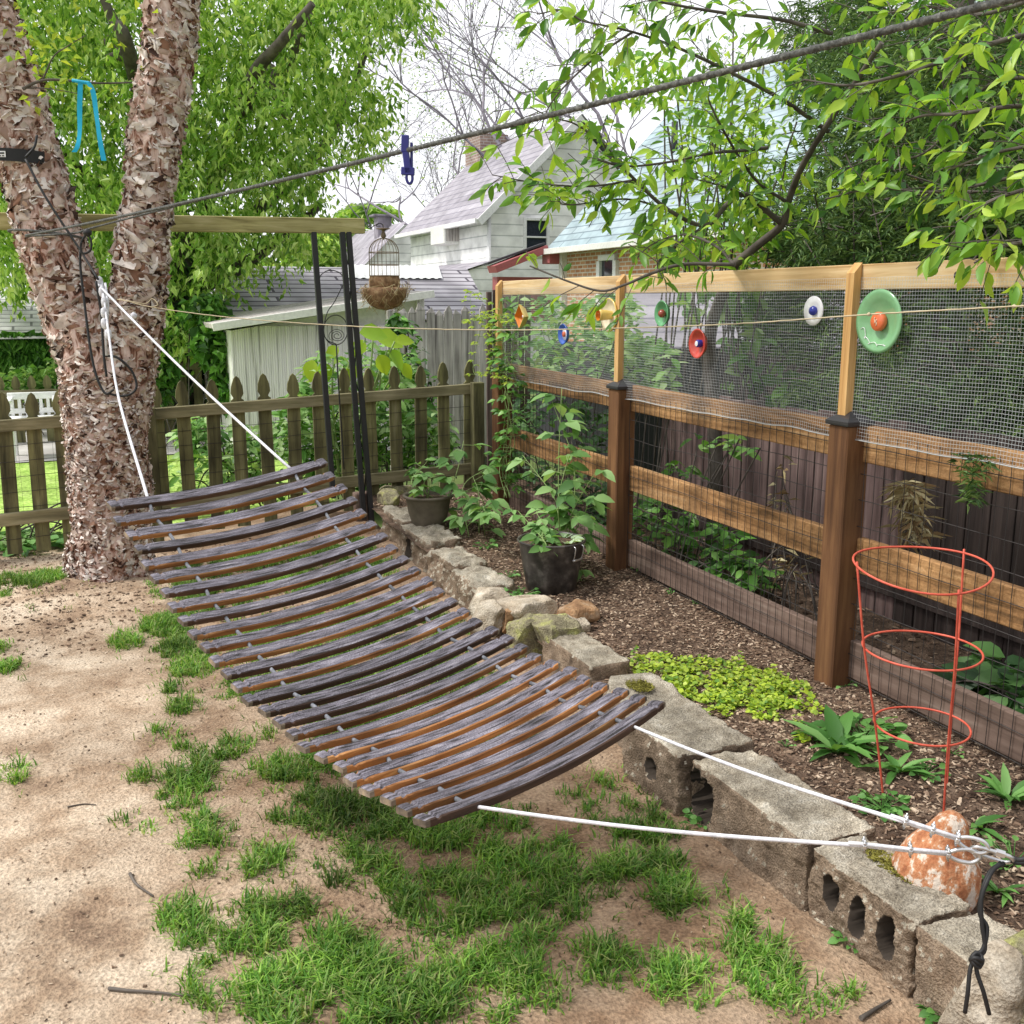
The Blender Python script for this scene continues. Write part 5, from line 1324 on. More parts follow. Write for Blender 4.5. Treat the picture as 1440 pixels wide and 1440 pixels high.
for k in range(26):
    t = k / 26; p = S_.lerp(E_, t); p2 = S_.lerp(E_, t + .5 / 26); up_ = V((0, -.02, .04 + .012 * (k % 2)))
    mb.add([p + up_, p2 + up_, p2 + up_ + u, p + up_ + u], [(0, 1, 2, 3)]); p3 = S_.lerp(E_, t + 1 / 26); up2 = V((0, -.02, .04 + .012 * ((k + 1) % 2)))
    mb.add([p2 + up_, p3 + up2, p3 + up2 + u, p2 + up_ + u], [(0, 1, 2, 3)])
mb.build('corrugated_panel', m_white, gr_)

# white clapboard house
YH = 27.0
cor = ony(685, 300, YH); apex = ony(812, 172, YH); hw = apex.x - cor.x
hs = thing('clapboard_house', (cor.x + hw, YH + 4, 0), 'white clapboard house with a steep grey roof, window unit and brick chimney', 'house')
back = onx(577, 330, cor.x).y
uvquad('wall', [((cor.x, YH, -2), (cor.x + 2 * hw, YH, -2), (cor.x + 2 * hw, YH, cor.z), (cor.x, YH, cor.z)), ((cor.x, YH, cor.z), (cor.x + 2 * hw, YH, cor.z), (apex.x, YH, apex.z)),
                ((cor.x, back, -2), (cor.x, YH, -2), (cor.x, YH, cor.z), (cor.x, back, cor.z)), ((cor.x + 2 * hw, back, -2), (cor.x, back, -2), (cor.x, back, cor.z), (cor.x + 2 * hw, back, cor.z)),
                ((cor.x + 2 * hw, back, cor.z), (cor.x, back, cor.z), (apex.x, back, apex.z))], m_clap, hs)
ov = .35; sl = (apex.z - cor.z) / hw
E0 = V((cor.x - ov, YH - .3, cor.z - ov * sl * .5)); A0 = V((apex.x, YH - .3, apex.z + .18)); E1 = V((E0.x, back + .3, E0.z)); A1_ = V((A0.x, back + .3, A0.z)); Z0 = V((cor.x + 2 * hw + ov, YH - .3, E0.z)); Z1 = V((Z0.x, back + .3, E0.z))
rf = uvquad('roof', [(E1, E0, A0, A1_), (Z0, Z1, A1_, A0)], m_roofg, hs)
mb = MB(); beam(mb, E0 - V((.05, 0, .06)), E1 - V((.05, 0, .06)), .14, .12); beam(mb, E0 - V((0, .02, .1)), A0 - V((0, .02, .1)), .05, .2); mb.build('gutter', m_white, hs)
mb = MB(); tube(mb, [V((cor.x + .02, YH - .08, cor.z - .1)), V((cor.x + .02, YH - .08, -1))], .06, 8); mb.build('downpipe', m_white, hs)
ch = onx(690, 205, apex.x); mb = MB(); 
cz0 = apex.z - .9; cz1 = onx(690, 192, apex.x).z
uvq = []; hwc, hdc = .5, .7; cx_, cyc = apex.x - .1, onx(688, 200, apex.x).y
for a, b in (((-1, -1), (1, -1)), ((1, -1), (1, 1)), ((1, 1), (-1, 1)), ((-1, 1), (-1, -1))):
    uvq.append(((cx_ + a[0] * hwc, cyc + a[1] * hdc, cz0), (cx_ + b[0] * hwc, cyc + b[1] * hdc, cz0), (cx_ + b[0] * hwc, cyc + b[1] * hdc, cz1), (cx_ + a[0] * hwc, cyc + a[1] * hdc, cz1)))
uvq.append(((cx_ - hwc, cyc - hdc, cz1), (cx_ + hwc, cyc - hdc, cz1), (cx_ + hwc, cyc + hdc, cz1), (cx_ - hwc, cyc + hdc, cz1)))
uvquad('chimney', uvq, brickmat('dark_brick', (.3, .2, .17), (.4, .28, .24), (.5, .45, .42), 1, .24, .09, .014), rf)
def window(root, px0, py0, px1, py1, Y, sash=True):
    a, b = ony(px0, py1, Y), ony(px1, py0, Y); w, h = b.x - a.x, b.z - a.z; t = .1 * max(.5, w / .8)
    mb = MB(); cx, cz = (a.x + b.x) / 2, (a.z + b.z) / 2
    for c, s in (((a.x - t / 2, cz), (t, h + 2 * t)), ((b.x + t / 2, cz), (t, h + 2 * t)), ((cx, b.z + t / 2), (w - .004, t)), ((cx, a.z - t / 2), (w - .004, t))): box(mb, (c[0], Y - .04, c[1]), (s[0], .1, s[1]), bev=.008)
    if sash: box(mb, (cx, Y - .03, cz), (w, .06, t * .6), bev=.005)
    f = mb.build('window', m_white, root); mb = MB(); box(mb, (cx, Y - .006, cz), (w, .01, h)); mb.build('pane', m_glass, f); return f
window(hs, 739, 311, 768, 356, YH)
# air conditioner in the side wall
ya, yb = onx(650, 335, cor.x).y, onx(622, 335, cor.x).y; z0, z1 = onx(636, 345, cor.x).z, onx(636, 318, cor.x).z
mb = MB(); box(mb, (cor.x - .2, (ya + yb) / 2, (z0 + z1) / 2), (.55, (yb - ya) * .7, (z1 - z0)), bev=.03); ac = mb.build('air_conditioner', m_cream, hs)
mb = MB(); box(mb, (cor.x - .2, (ya + yb) / 2 - (yb - ya) * .35 - .01, (z0 + z1) / 2), (.4, .02, (z1 - z0) * .7)); mb.build('grille', m_stock, ac)
# lean-to in front
q = [onx(565, 392, cor.x - 3.2), onx(692, 381, cor.x - .0)]
la = ony(690, 366, YH - .5); lb = ony(630, 396, YH - .5); yb2 = back - 2
LT0 = V((cor.x - .02, YH - .5, la.z)); LT1 = V((cor.x - 3.4, YH - .5, lb.z - .5)); 
uvquad('lean_to_roof', [(LT1 + V((0, yb2 - YH, 0)), LT1, LT0, LT0 + V((0, yb2 - YH, 0)))], m_roofg, hs)
uvquad('lean_to_wall', [(V((LT1.x + .1, YH - .4, -2)), V((LT0.x, YH - .4, -2)), LT0 + V((0, .1, -.05)), LT1 + V((.1, .1, -.05))), (V((LT1.x + .1, yb2, -2)), V((LT1.x + .1, YH - .4, -2)), LT1 + V((.1, .1, -.05)), V((LT1.x + .1, yb2, LT1.z - .05)))], m_clap, hs)

# farther house at left
YK = 36.0
ka, kb, = ony(569, 316, YK), ony(505, 378, YK); hw2 = 4.0
hk = thing('clapboard_house', (ka.x, YK + 4, 0), 'distant pale house half hidden behind the birdcage', 'house')
uvquad('wall', [((kb.x, YK, -3), (ka.x + 5, YK, -3), (ka.x + 5, YK, ka.z - 1), (ka.x, YK, ka.z), (kb.x, YK, kb.z))], m_clap, hk)
rb_, rd_ = ony(531, 306, YK + 6), ony(440, 378, YK + 6)
uvquad('roof', [(kb + V((-2.5, -.3, -2.4)), ka + V((0, -.3, .1)), ka + V((0, 12, .1)), kb + V((-2.5, 12, -2.4)))], m_roofg, hk)
mb = MB(); p = ony(538, 303, YK + 2); box(mb, (p.x, p.y, p.z - .45), (.55, .5, .8), bev=.02); box(mb, (p.x, p.y, p.z - .02), (.85, .7, .08), bev=.02); mb.build('chimney', m_haze_grey, hk)  # chimney colour bleached to imitate haze

# brick house with blue grey roof: its long wall runs away from the camera, parallel to the board fence
pb = at(793, 335, 24.0); XB, YB1, zE = pb.x, pb.y, pb.z
YB0 = onx(1150, 335, XB).y
bh = thing('brick_house', (XB + 2, (YB0 + YB1) / 2, 0), 'orange brick house with a blue grey shingle roof behind the cherry leaves', 'house')
ap = ony(975, 127, YB1)
uvquad('wall', [((XB, YB1, -1.5), (XB, YB0, -1.5), (XB, YB0, zE), (XB, YB1, zE)), ((XB, YB0, -1.5), (2 * ap.x - XB, YB0, -1.5), (2 * ap.x - XB, YB0, zE), (XB, YB0, zE)), ((XB, YB0, zE), (2 * ap.x - XB, YB0, zE), (ap.x, YB0, ap.z - .1))], m_brick, bh)
sl = (ap.z - zE) / (ap.x - XB)
rf = uvquad('roof', [((XB - .35, YB1 + .2, zE - .35 * sl + .12), (XB - .35, YB0 - .3, zE - .35 * sl + .12), (ap.x, YB0 - .3, ap.z), (ap.x, YB1 + .2, ap.z)), ((2 * ap.x - XB + .35, YB0 - .3, zE - .35 * sl + .12), (2 * ap.x - XB + .35, YB1 + .2, zE - .35 * sl + .12), (ap.x, YB1 + .2, ap.z), (ap.x, YB0 - .3, ap.z))], m_roofb, bh)
mb = MB(); beam(mb, (XB - .4, YB1 + .2, zE - .3), (XB - .4, YB0 - .3, zE - .3), .12, .12); mb.build('gutter', m_cream, bh)
mb = MB(); box(mb, (XB - .06, YB1 - .1, zE / 2 - 1), (.14, .16, zE + 2 - .6)); mb.build('downpipe', m_cream, bh)
y0, y1 = onx(868, 375, XB).y, onx(845, 375, XB).y; z1 = onx(856, 362, XB).z; z0 = z1 - 1.0
mb = MB(); box(mb, (XB - .03, (y0 + y1) / 2, z1), (.1, y1 - y0, .12), bev=.008); box(mb, (XB - .03, (y0 + y1) / 2, z0), (.1, y1 - y0, .12), bev=.008)
for yy in (y0, y1): box(mb, (XB - .032, yy, (z0 + z1) / 2), (.1, .14, z1 - z0 - .13), bev=.008)
f = mb.build('window', m_white, bh); mb = MB(); box(mb, (XB - .008, (y0 + y1) / 2, (z0 + z1) / 2), (.012, y1 - y0 - .12, z1 - z0 - .1)); mb.build('pane', m_glass, f)
vp = onx(946, 275, XB + 1.6); vp.z = zE + 1.6 * sl - .1; mb = MB(); tube(mb, [vp, vp + V((0, 0, .75))], .07, 8); mb.build('vent_pipe', m_darkwall, rf)
# red porch
YQ = 22.0
pr = thing('porch', ony(735, 390, YQ), 'small red trimmed porch roof between the white and brick houses', 'porch')
a, b = ony(692, 379, YQ), ony(765, 350, YQ)
mb = MB(); beam(mb, a, b, .5, .16); mb.build('fascia', m_redtrim, pr)
mb = MB(); beam(mb, a + V((0, .4, .13)), b + V((0, .1, .11)), .7, .05); mb.build('roof', m_darkwall, pr)
mb = MB(); p = ony(778, 361, YQ - .2); box(mb, p, (.38, .4, .32), bev=.01); mb.build('end_trim', m_redtrim, pr)
mb = MB(); p = ony(735, 396, YQ + .5); box(mb, (p.x, p.y, p.z - .4), (1.4, .3, 1.0)); mb.build('wall', m_redtrim, pr)

# left background: roof, ivy wall, chair, fence
YG = 14.2
lg = thing('garage', (ony(20, 500, YG).x, YG + 2, 0), 'pale shingled garage at the far left behind the birch', 'garage')
a, b = ony(-120, 474, YG), ony(235, 474, YG); c_, d_ = ony(-120, 405, YG + 2.2), ony(235, 405, YG + 2.2); a.z = b.z; c_.z = d_.z
uvquad('roof', [(a, b, d_, c_)], brickmat('pale_shingle', (.5, .5, .5), (.62, .62, .61), (.2, .2, .2), 1, .42, .17, .016), lg)
mb = MB(); box(mb, ((a.x + b.x) / 2, YG + 2, a.z / 2), (b.x - a.x - .2, 3.4, a.z - .05)); mb.build('wall', m_cream, lg)
mb = MB(); n = 1500; P = np.array([tuple(ony(px, R.uniform(466, 545), YG + .12)) for px in rng.uniform(-60, 100, n)])
keep = np.array([noise.noise(V((p[0] * 1.6, p[2] * 2.4, 0))) * .5 + (p[2] - .4) * .55 - .0 > .0 for p in P]); P = P[keep]; n = len(P)
leaves(mb, P, np.stack([rng.normal(0, .7, n), rng.normal(-.3, .3, n), -np.ones(n)], 1), np.stack([rng.normal(0, .4, n), -np.ones(n), rng.normal(.5, .4, n)], 1), rng.uniform(.12, .2, n), rng.uniform(.1, .15, n))
iv = thing('ivy', (P[:, 0].mean(), YG, .1), 'dense green ivy hanging on the far left garage wall', 'ivy'); mb.build('leaves', m_ivy, iv)
mb = MB(); tube(mb, smooth_path([(P[:, 0].mean(), YG + .1, 0), (P[:, 0].mean() + .2, YG + .12, .8), (P[:, 0].mean() - .3, YG + .12, 1.3)], 4), .02, 6); mb.build('stem', m_limb, iv)
# white garden bench
YC = 11.6
cb = ony(45, 640, YC); cb.z = .03
gc = thing('garden_bench', cb, 'white slat backed garden bench on the far driveway edge', 'bench')
cx0, cx1 = ony(12, 600, YC).x, ony(86, 600, YC).x; zt_ = ony(40, 555, YC).z
def bpart(nm, c, s): mb = MB(); box(mb, c, s, bev=.006); mb.build(nm, m_white, gc)
bpart('backrest', ((cx0 + cx1) / 2, YC + .25, zt_ - .03), (cx1 - cx0, .04, .07))
mb = MB()
for k in range(7): box(mb, (cx0 + .04 + (cx1 - cx0 - .08) * k / 6, YC + .25, (zt_ + .42) / 2 - .02), (.032, .025, zt_ - .5), bev=.004)
box(mb, ((cx0 + cx1) / 2, YC + .25, .5), (cx1 - cx0, .04, .05), bev=.004); mb.build('back_slats', m_white, gc)
bpart('seat', ((cx0 + cx1) / 2, YC, .43), (cx1 - cx0, .5, .04))
for x_ in (cx0 + .03, cx1 - .03):
    for y_ in (YC - .22, YC + .22): bpart('leg', (x_, y_, .22), (.05, .05, .38))
    bpart('armrest', (x_, YC, .64), (.06, .5, .03))
# second picket fence far back
YF2 = 12.6
f2 = thing('picket_fence', (ony(240, 600, YF2).x, YF2, .03), 'shaded grey picket fence in front of the ivy covered trunk', 'fence')
mb0 = picket_mesh(1.0, .1); pm = mb0.build('picket', m_picket, f2, origin=(0, 0, 0)); x = ony(196, 600, YF2).x; xe = ony(328, 600, YF2).x; first = True; xs2 = x
while x < xe:
    o = pm if first else pm.copy()
    if not first: col.objects.link(o)
    first = False; o.location = V((x, YF2, .06 + R.uniform(-.02, .02))) - f2.location; x += .17
mb = MB(); beam(mb, (xs2, YF2 - .03, .88), (xe, YF2 - .03, .88), .04, .08); mb.build('rail', m_prail, f2)
mb = MB(); beam(mb, (xs2, YF2 - .03, .3), (xe, YF2 - .03, .3), .04, .08); mb.build('rail', m_prail, f2)
f3 = thing('picket_fence', (ony(0, 600, 12.9).x, 12.9, .03), 'mossy picket fence behind the white bench at the far left', 'fence')
pm3 = pm.copy(); col.objects.link(pm3); pm3.parent = f3; first = True
for px in range(-60, 110, 22):
    o = pm3 if first else pm3.copy()
    if not first: col.objects.link(o)
    first = False; o.location = V((ony(px, 600, 12.9).x, 12.9, -.2)) - f3.location
mb = MB(); beam(mb, (ony(-60, 600, 12.9).x, 12.86, .6), (ony(110, 600, 12.9).x, 12.86, .6), .04, .08); mb.build('rail', m_prail, f3)

# bushes between picket fence and sheds
def bush(name, label, cat, boxes, m, n, size, kind=4, wid=.5, group=None, zmin=-.5, stems=16, base_z=.08, nrm=(0, -.4)):
    P = []
    for _ in range(n):
        px, py, Y, rx, ry, rY = R.choice(boxes); a = R.uniform(0, TAU); q = math.sqrt(R.random())
        P.append(tuple(ony(px + rx * q * math.cos(a), py + ry * q * math.sin(a), Y + R.uniform(-rY, rY))))
    P = np.array(P); P[:, 2] = np.maximum(P[:, 2], base_z); c = P.mean(0); c[2] = base_z - .03
    root = thing(name, c, label, cat, group); mb = MB(); L = size * rng.uniform(.6, 1.35, len(P)); k = len(P)
    leaves(mb, P, rdir(k, zmin, .4), np.stack([rng.normal(nrm[0], .5, k), rng.normal(nrm[1], .5, k), np.ones(k)], 1), L, L * wid, kind=kind, droop=.35); mb.build('leaves', m, root)
    mb = MB()
    for i in rng.choice(k, min(stems, k), False):
        g = V((c[0] + R.gauss(0, .25), c[1] + R.gauss(0, .15), c[2])); tube(mb, smooth_path([g, g.lerp(V(P[i]), .5) + V((0, 0, .1)), V(P[i])], 4), .006, 5, caps=False)
    mb.build('stem', m_limb, root)
GS = 'shrubs behind the picket fence'
bush('shrub', 'airy light green shrub behind the pickets right of the birch', 'shrub', [(300, 670, 7.9, 60, 50, .3), (340, 640, 8.0, 40, 45, .3), (390, 650, 8.1, 50, 60, .3), (280, 610, 8.0, 30, 25, .2)], m_bush, 1000, .09, 11, .42, GS)
bush('shrub', 'tall leafy green shrub between the steel posts and the shed', 'shrub', [(470, 570, 8.0, 60, 80, .4), (520, 560, 8.2, 60, 80, .4), (560, 570, 8.2, 40, 80, .3), (430, 600, 8.0, 40, 60, .3), (500, 640, 8.0, 80, 50, .3), (600, 620, 8.0, 40, 50, .3)], m_bush, 2300, .1, 11, .42, GS)
bush('shrub', 'slender dark leafed shrub against the grey stockade boards', 'shrub', [(575, 500, 8.7, 22, 45, .2), (590, 560, 8.6, 30, 40, .2), (560, 460, 8.8, 12, 20, .1)], m_ivy, 330, .09, 11, .5, GS)
bush('shrub', 'low green shrub behind the left pickets', 'shrub', [(40, 770, 7.5, 45, 20, .15), (190, 700, 7.6, 25, 60, .2)], m_bush, 380, .07, 11, .45, GS)
ct = thing('catalpa_sapling', ony(480, 690, 7.7), 'sapling with huge glowing yellow green leaves beside the steel posts', 'sapling')
mb = MB(); mbs = MB()
for px, py, L, dx, dz in ((440, 505, .17, -.3, -1), (452, 508, .19, .2, -1), (505, 468, .22, 1, .0), (525, 472, .25, 1, -.2), (545, 492, .2, .8, -.8), (532, 498, .17, .4, -.9), (512, 478, .16, -.5, -.6), (475, 487, .13, -.5, -.4), (555, 480, .15, .9, .1), (562, 512, .15, .7, -.7), (500, 512, .14, -.4, -.8)):
    p = ony(px, py, 7.7 + R.uniform(-.15, .15)); leaves(mb, [tuple(p)], [(dx, -.2, dz)], [(R.gauss(0, .2), -.75, .6)], L, L * .74, kind=11, droop=.3, fold=.3)
    tube(mbs, smooth_path([ct.location, V(ct.location).lerp(p, .6) + V((R.gauss(0, .04), 0, .1)), p], 5), .007, 6)
mb.build('leaves', m_big, ct); mbs.build('stem', m_stem, ct)

# ================================================================== TREES
# big weeping maple behind the shed: trunk wrapped in ivy
mt = thing('maple_tree', ony(243, 560, 13.4), 'huge bright green drooping maple filling the upper left behind the birch', 'tree')
mt.location.z = 0
mb = MB(); base = V(mt.location)
T = [base, base + V((.05, 0, 1.5)), base + V((.1, .3, 3.0)), base + V((.4, .8, 5.0)), base + V((.7, 1.2, 7.5))]
tube(mb, smooth_path(T, 6), np.linspace(.34, .16, 25), 14)
limbs = [[(243, 420, 13.4), (300, 260, 13.2), (350, 120, 11.4), (395, 60, 10.8), (440, 5, 10.6)], [(243, 400, 13.4), (220, 250, 13), (180, 70, 10.9), (160, 30, 10.8), (142, -10, 10.7)], [(250, 430, 13.4), (360, 300, 13.5), (460, 200, 13.5), (520, 60, 13.5)],
         [(240, 380, 13.4), (150, 280, 13.2), (60, 180, 13), (0, 60, 12.5)], [(300, 260, 13.2), (330, 170, 12.4), (390, 110, 11.7), (440, 20, 11.3)], [(160, 60, 12), (175, 75, 11.6), (150, 82, 11.4)], [(243, 420, 13.4), (330, 380, 13), (400, 330, 12.6), (450, 290, 12.4)], [(375, 100, 11.9), (395, 140, 11.6), (402, 165, 11.5)]]
for l in limbs:
    S = smooth_path([at(*p) for p in l], 6); tube(mb, S, np.linspace(.11, .035, len(S)), 9)
mb.build('trunk', m_limb, mt)
edge_x = lambda y: np.interp(y, [-120, 0, 90, 150, 200, 260, 310, 370, 440], [640, 610, 565, 545, 520, 490, 450, 415, 330])
P = []; D = []
def strand(px, py, d, k):
    p = at(px, py, d); e = V((R.gauss(0, .5), R.gauss(0, .4), -.55)).normalized()
    for i in range(k):
        e = (e + V((R.gauss(0, .12), R.gauss(0, .12), -.14))).normalized(); p = p + e * .05
        for _ in range(2):
            P.append((p.x + R.gauss(0, .05), p.y + R.gauss(0, .06), p.z + R.gauss(0, .04))); D.append((e.x + R.gauss(0, .6), e.y + R.gauss(0, .6), e.z + R.gauss(0, .5) - .1))
cnt = 0
while cnt < 4300:
    py = R.uniform(-150, 470); ex = float(edge_x(py)); px = R.uniform(-90, ex)
    dn = noise.noise(V((px / 70, py / 60, 3.3)))
    edge_f = min(1, (ex - px) / 130)
    if R.random() > .22 + .75 * edge_f + dn * 1.0: continue
    if py > 370 and 70 < px < 200: pass
    if py > 385 and px < 170 and R.random() < .97: continue
    if py > 330 and px > 330 and R.random() < .5: continue
    strand(px, py, 11.2 + 3.4 * R.random() ** .8 - .6 * edge_f, R.randint(4, 9)); cnt += 1
k = len(P); mb = MB(); L = rng.uniform(.07, .13, k)
leaves(mb, P, D, rdir(k, -.2, 1) + np.array([0, -.5, .2]), L, L * rng.uniform(.3, .5, k), droop=.2); mb.build('leaves', m_maple, mt)
mb = MB(); n = 1700; a = rng.uniform(0, TAU, n); z = rng.uniform(.2, 2.1, n)
P = np.stack([base.x + .42 * np.cos(a), base.y + .42 * np.sin(a), z], 1) + rng.normal(0, .05, (n, 3))
leaves(mb, P, np.stack([rng.normal(0, .5, n), rng.normal(0, .3, n), -np.ones(n)], 1), np.stack([np.cos(a), np.sin(a), np.full(n, .4)], 1), rng.uniform(.08, .14, n), rng.uniform(.06, .1, n)); mb.build('ivy', m_dkleaf, mt)
bush('ivy', 'bright ivy curtain hanging on the left corner of the white shed', 'ivy', [(300, 480, 11.2, 28, 35, .3), (315, 530, 11.2, 16, 45, .3), (225, 520, 12.2, 20, 50, .2), (290, 440, 11.5, 30, 25, .3)], m_ivy, 1300, .12, 4, .7, None, -1)
bush('shrub', 'round green shrub beyond the driveway at the far left', 'shrub', [(40, 540, 13.6, 40, 25, .3), (90, 530, 13.6, 30, 30, .3)], m_bush, 700, .1, 4, .5, GS)
bush('distant_tree', 'distant pale green tree crown above the far roofs', 'tree', [(470, 330, 45, 50, 22, 2), (520, 300, 50, 40, 12, 2), (440, 360, 40, 40, 30, 2)], m_maple, 2600, .42, 4, .5, None, -.5, 10)
bush('distant_tree', 'hazy green treetops left of the garage roof ridge', 'tree', [(330, 390, 24, 90, 30, 1.5), (250, 400, 24, 80, 40, 1.5), (420, 400, 26, 80, 22, 1.5)], m_maple, 4200, .24, 4, .5, None, -.5, 14)

# bare branched trees
def bare(px, py, d, H, spread, label, seed, lean=0):
    rr = random.Random(seed); b = at(px, py, d); b.z = 0; root = thing('bare_tree', b, label, 'tree', 'leafless trees behind the houses')
    mb = MB(); buds = []
    def grow(p, dr, L, r, lvl):
        n = 4; pts = [p]
        for i in range(n):
            dr = (dr + V((rr.gauss(0, .10), rr.gauss(0, .10), rr.gauss(.02, .06)))).normalized(); pts.append(pts[-1] + dr * L / n)
        tube(mb, pts, np.linspace(r, r * .62, n + 1), 5 if lvl < 2 else 3, caps=False)
        if lvl >= 7 or r < .0035:
            buds.append(pts[-1]); return
        kids = 2 if rr.random() < .5 else 3
        for k in range(kids):
            ax = V((rr.gauss(0, 1), rr.gauss(0, 1), rr.gauss(0, .5))).normalized(); nd = (dr + ax * spread * rr.uniform(.6, 1.3)).normalized()
            grow(pts[-1] if k else pts[-2], nd, L * rr.uniform(.68, .9), r * rr.uniform(.52, .72), lvl + 1)
    grow(b, V((lean, 0, 1)).normalized(), H * .27, H * .0105, 0)
    k = len(buds); leaves(mb, [tuple(q) for q in buds], rdir(k), rdir(k), .13, .06, 1); mb.build('branches', [m_haze_grey, m_maple], root)
bare(735, 400, 34, 15, .62, 'spreading leafless grey tree behind the white house', 3)
bare(640, 400, 38, 13, .7, 'smaller leafless grey tree left of the brick chimney', 8, -.15)
bare(860, 400, 40, 17, .55, 'tall leafless grey tree behind the blue grey roof', 14, .05)
bare(560, 400, 44, 11, .7, 'faint leafless tree above the farthest roof', 21, -.1)

# cherry tree reaching over the fence
cb_ = V((3.25, 4.75, .12))
ctr_ = thing('cherry_tree', cb_, 'cherry tree leaning over the board fence with long bright green leaves', 'tree')
mb = MB(); BR = []
def limb(pts, r0, r1, leafy=True, dens=1.0, drop=.6):
    S = smooth_path([at(*p) for p in pts], 8); tube(mb, S, np.linspace(r0, r1, len(S)), 7); 
    if leafy: BR.append((S, dens, drop))
trunk_top = at(1028, 375, 4.95)
tube(mb, smooth_path([cb_, cb_ + V((-.02, .0, .7)), cb_ + V((-.05, .05, 1.3)), at(1032, 372, 5.0)], 6), np.linspace(.05, .026, 19), 9)
limb([(1030, 374, 5.0), (1065, 345, 4.9), (1100, 315, 4.8), (1108, 285, 4.75), (1130, 230, 4.6), (1180, 150, 4.4), (1240, 60, 4.2)], .022, .010, True, .6)
limb([(1100, 315, 4.8), (1050, 275, 4.7), (1025, 285, 4.6), (992, 317, 4.5), (940, 295, 4.4), (893, 253, 4.3), (850, 205, 4.2), (820, 172, 4.15)], .014, .004, True, 1.1)
limb([(893, 253, 4.3), (830, 262, 4.3), (760, 258, 4.3), (692, 246, 4.3)], .005, .002, True, 1.5)
limb([(940, 295, 4.4), (880, 280, 4.35), (800, 288, 4.3), (765, 275, 4.3)], .005, .002, True, 1.3)
limb([(1080, 208, 4.6), (1040, 212, 4.5), (997, 216, 4.4), (940, 228, 4.3), (880, 234, 4.2), (840, 225, 4.2)], .008, .003, True, 1.2)
limb([(1165, 185, 4.5), (1100, 140, 4.4), (1028, 102, 4.3), (960, 70, 4.2), (890, 45, 4.1), (820, 30, 4.0)], .010, .003, True, 1.2)
limb([(1170, 47, 4.3), (1100, 28, 4.2), (1018, 18, 4.1), (940, 5, 4.0), (850, -15, 4.0)], .009, .003, True, 1.1)
limb([(890, 45, 4.1), (845, 75, 4.05), (800, 115, 4.0), (772, 150, 4.0), (760, 185, 4.0)], .005, .002, True, 1.2)
limb([(820, 30, 4.0), (790, 15, 4.0), (755, 20, 4.0)], .004, .002, True, 1.0)
limb([(850, 205, 4.2), (810, 175, 4.1), (775, 165, 4.1), (745, 150, 4.1)], .004, .002, True, 1.2)
limb([(1032, 372, 3.7), (960, 372, 3.7), (915, 385, 3.72), (880, 400, 3.75), (845, 409, 3.8), (800, 396, 3.85), (745, 374, 3.9)], .007, .003, True, .5)
limb([(1030, 374, 5.0), (1032, 372, 3.7)], .012, .008, False)
limb([(1032, 372, 3.7), (1005, 345, 3.9), (960, 330, 4.1), (915, 345, 4.2), (890, 370, 4.2)], .006, .002, True, .8)
limb([(992, 317, 4.5), (950, 345, 4.4), (925, 370, 4.3), (932, 392, 4.1)], .006, .002, True, .9)
limb([(1108, 285, 4.75), (1060, 250, 4.6), (1010, 170, 4.4), (985, 110, 4.3)], .008, .003, True, 1.2)
limb([(1050, 275, 4.7), (1010, 260, 4.5), (970, 250, 4.4)], .006, .002, True, 1.3)
limb([(1480, 40, 3.4), (1400, 60, 3.4), (1330, 85, 3.45), (1250, 110, 3.5), (1190, 120, 3.6), (1130, 112, 3.7)], .010, .003, True, 1.6)
limb([(1480, 150, 3.2), (1420, 150, 3.2), (1350, 160, 3.3), (1290, 165, 3.4), (1230, 200, 3.5)], .008, .003, True, 1.6)
limb([(1480, 260, 3.1), (1430, 270, 3.1), (1380, 290, 3.2), (1340, 330, 3.3)], .008, .003, True, 1.6)
limb([(1480, 330, 3.0), (1440, 340, 3.0), (1400, 350, 3.1), (1370, 370, 3.1)], .008, .003, True, 1.6)
limb([(1480, 230, 3.4), (1400, 255, 3.6), (1310, 270, 3.8), (1230, 265, 3.9), (1160, 280, 4.0)], .007, .003, True, 1.3)
limb([(1480, 110, 3.6), (1390, 120, 3.8), (1300, 215, 3.9), (1210, 225, 4.0)], .007, .003, True, 1.3)
limb([(1480, 200, 3.2), (1400, 215, 3.3), (1330, 240, 3.4)], .007, .003, True, 1.6)
limb([(1480, -10, 3.5), (1380, 20, 3.6), (1300, 10, 3.8), (1220, 25, 4.0)], .008, .003, True, 1.6)
P = []; D = []; L = []; Pd = []; Dd = []; Ld = []
for S, dens, drop in BR:
    acc = 0
    for i in range(1, len(S)):
        acc += (S[i] - S[i - 1]).length
        while acc > .029 / dens:
            acc -= .029 / dens; t = (S[i] - S[i - 1]).normalized(); sd_ = V((R.gauss(0, 1), R.gauss(0, 1), R.gauss(0, .8))); sd_ = (sd_ - t * sd_.dot(t)).normalized()
            ln = R.uniform(.02, .2); pt = S[i].lerp(S[i - 1], R.random()); tip = pt + (sd_ + t * .8).normalized() * ln
            if ln > .05: tube(mb, [pt, pt.lerp(tip, .5) + V((0, 0, .006)), tip], .0016, 4, caps=False)
            for _ in range(R.randint(2, 6) if ln > .08 else R.randint(1, 3)):
                q = pt.lerp(tip, R.uniform(.3, 1)); dv = V((R.gauss(0, .7), R.gauss(0, .6), R.uniform(-1.2, .15))) + (tip - pt).normalized() * .7
                l_ = R.uniform(.04, .092)
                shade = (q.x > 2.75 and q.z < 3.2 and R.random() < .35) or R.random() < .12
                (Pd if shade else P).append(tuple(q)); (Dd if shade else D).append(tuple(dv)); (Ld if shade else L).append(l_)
mb.build('trunk', m_limb, ctr_)
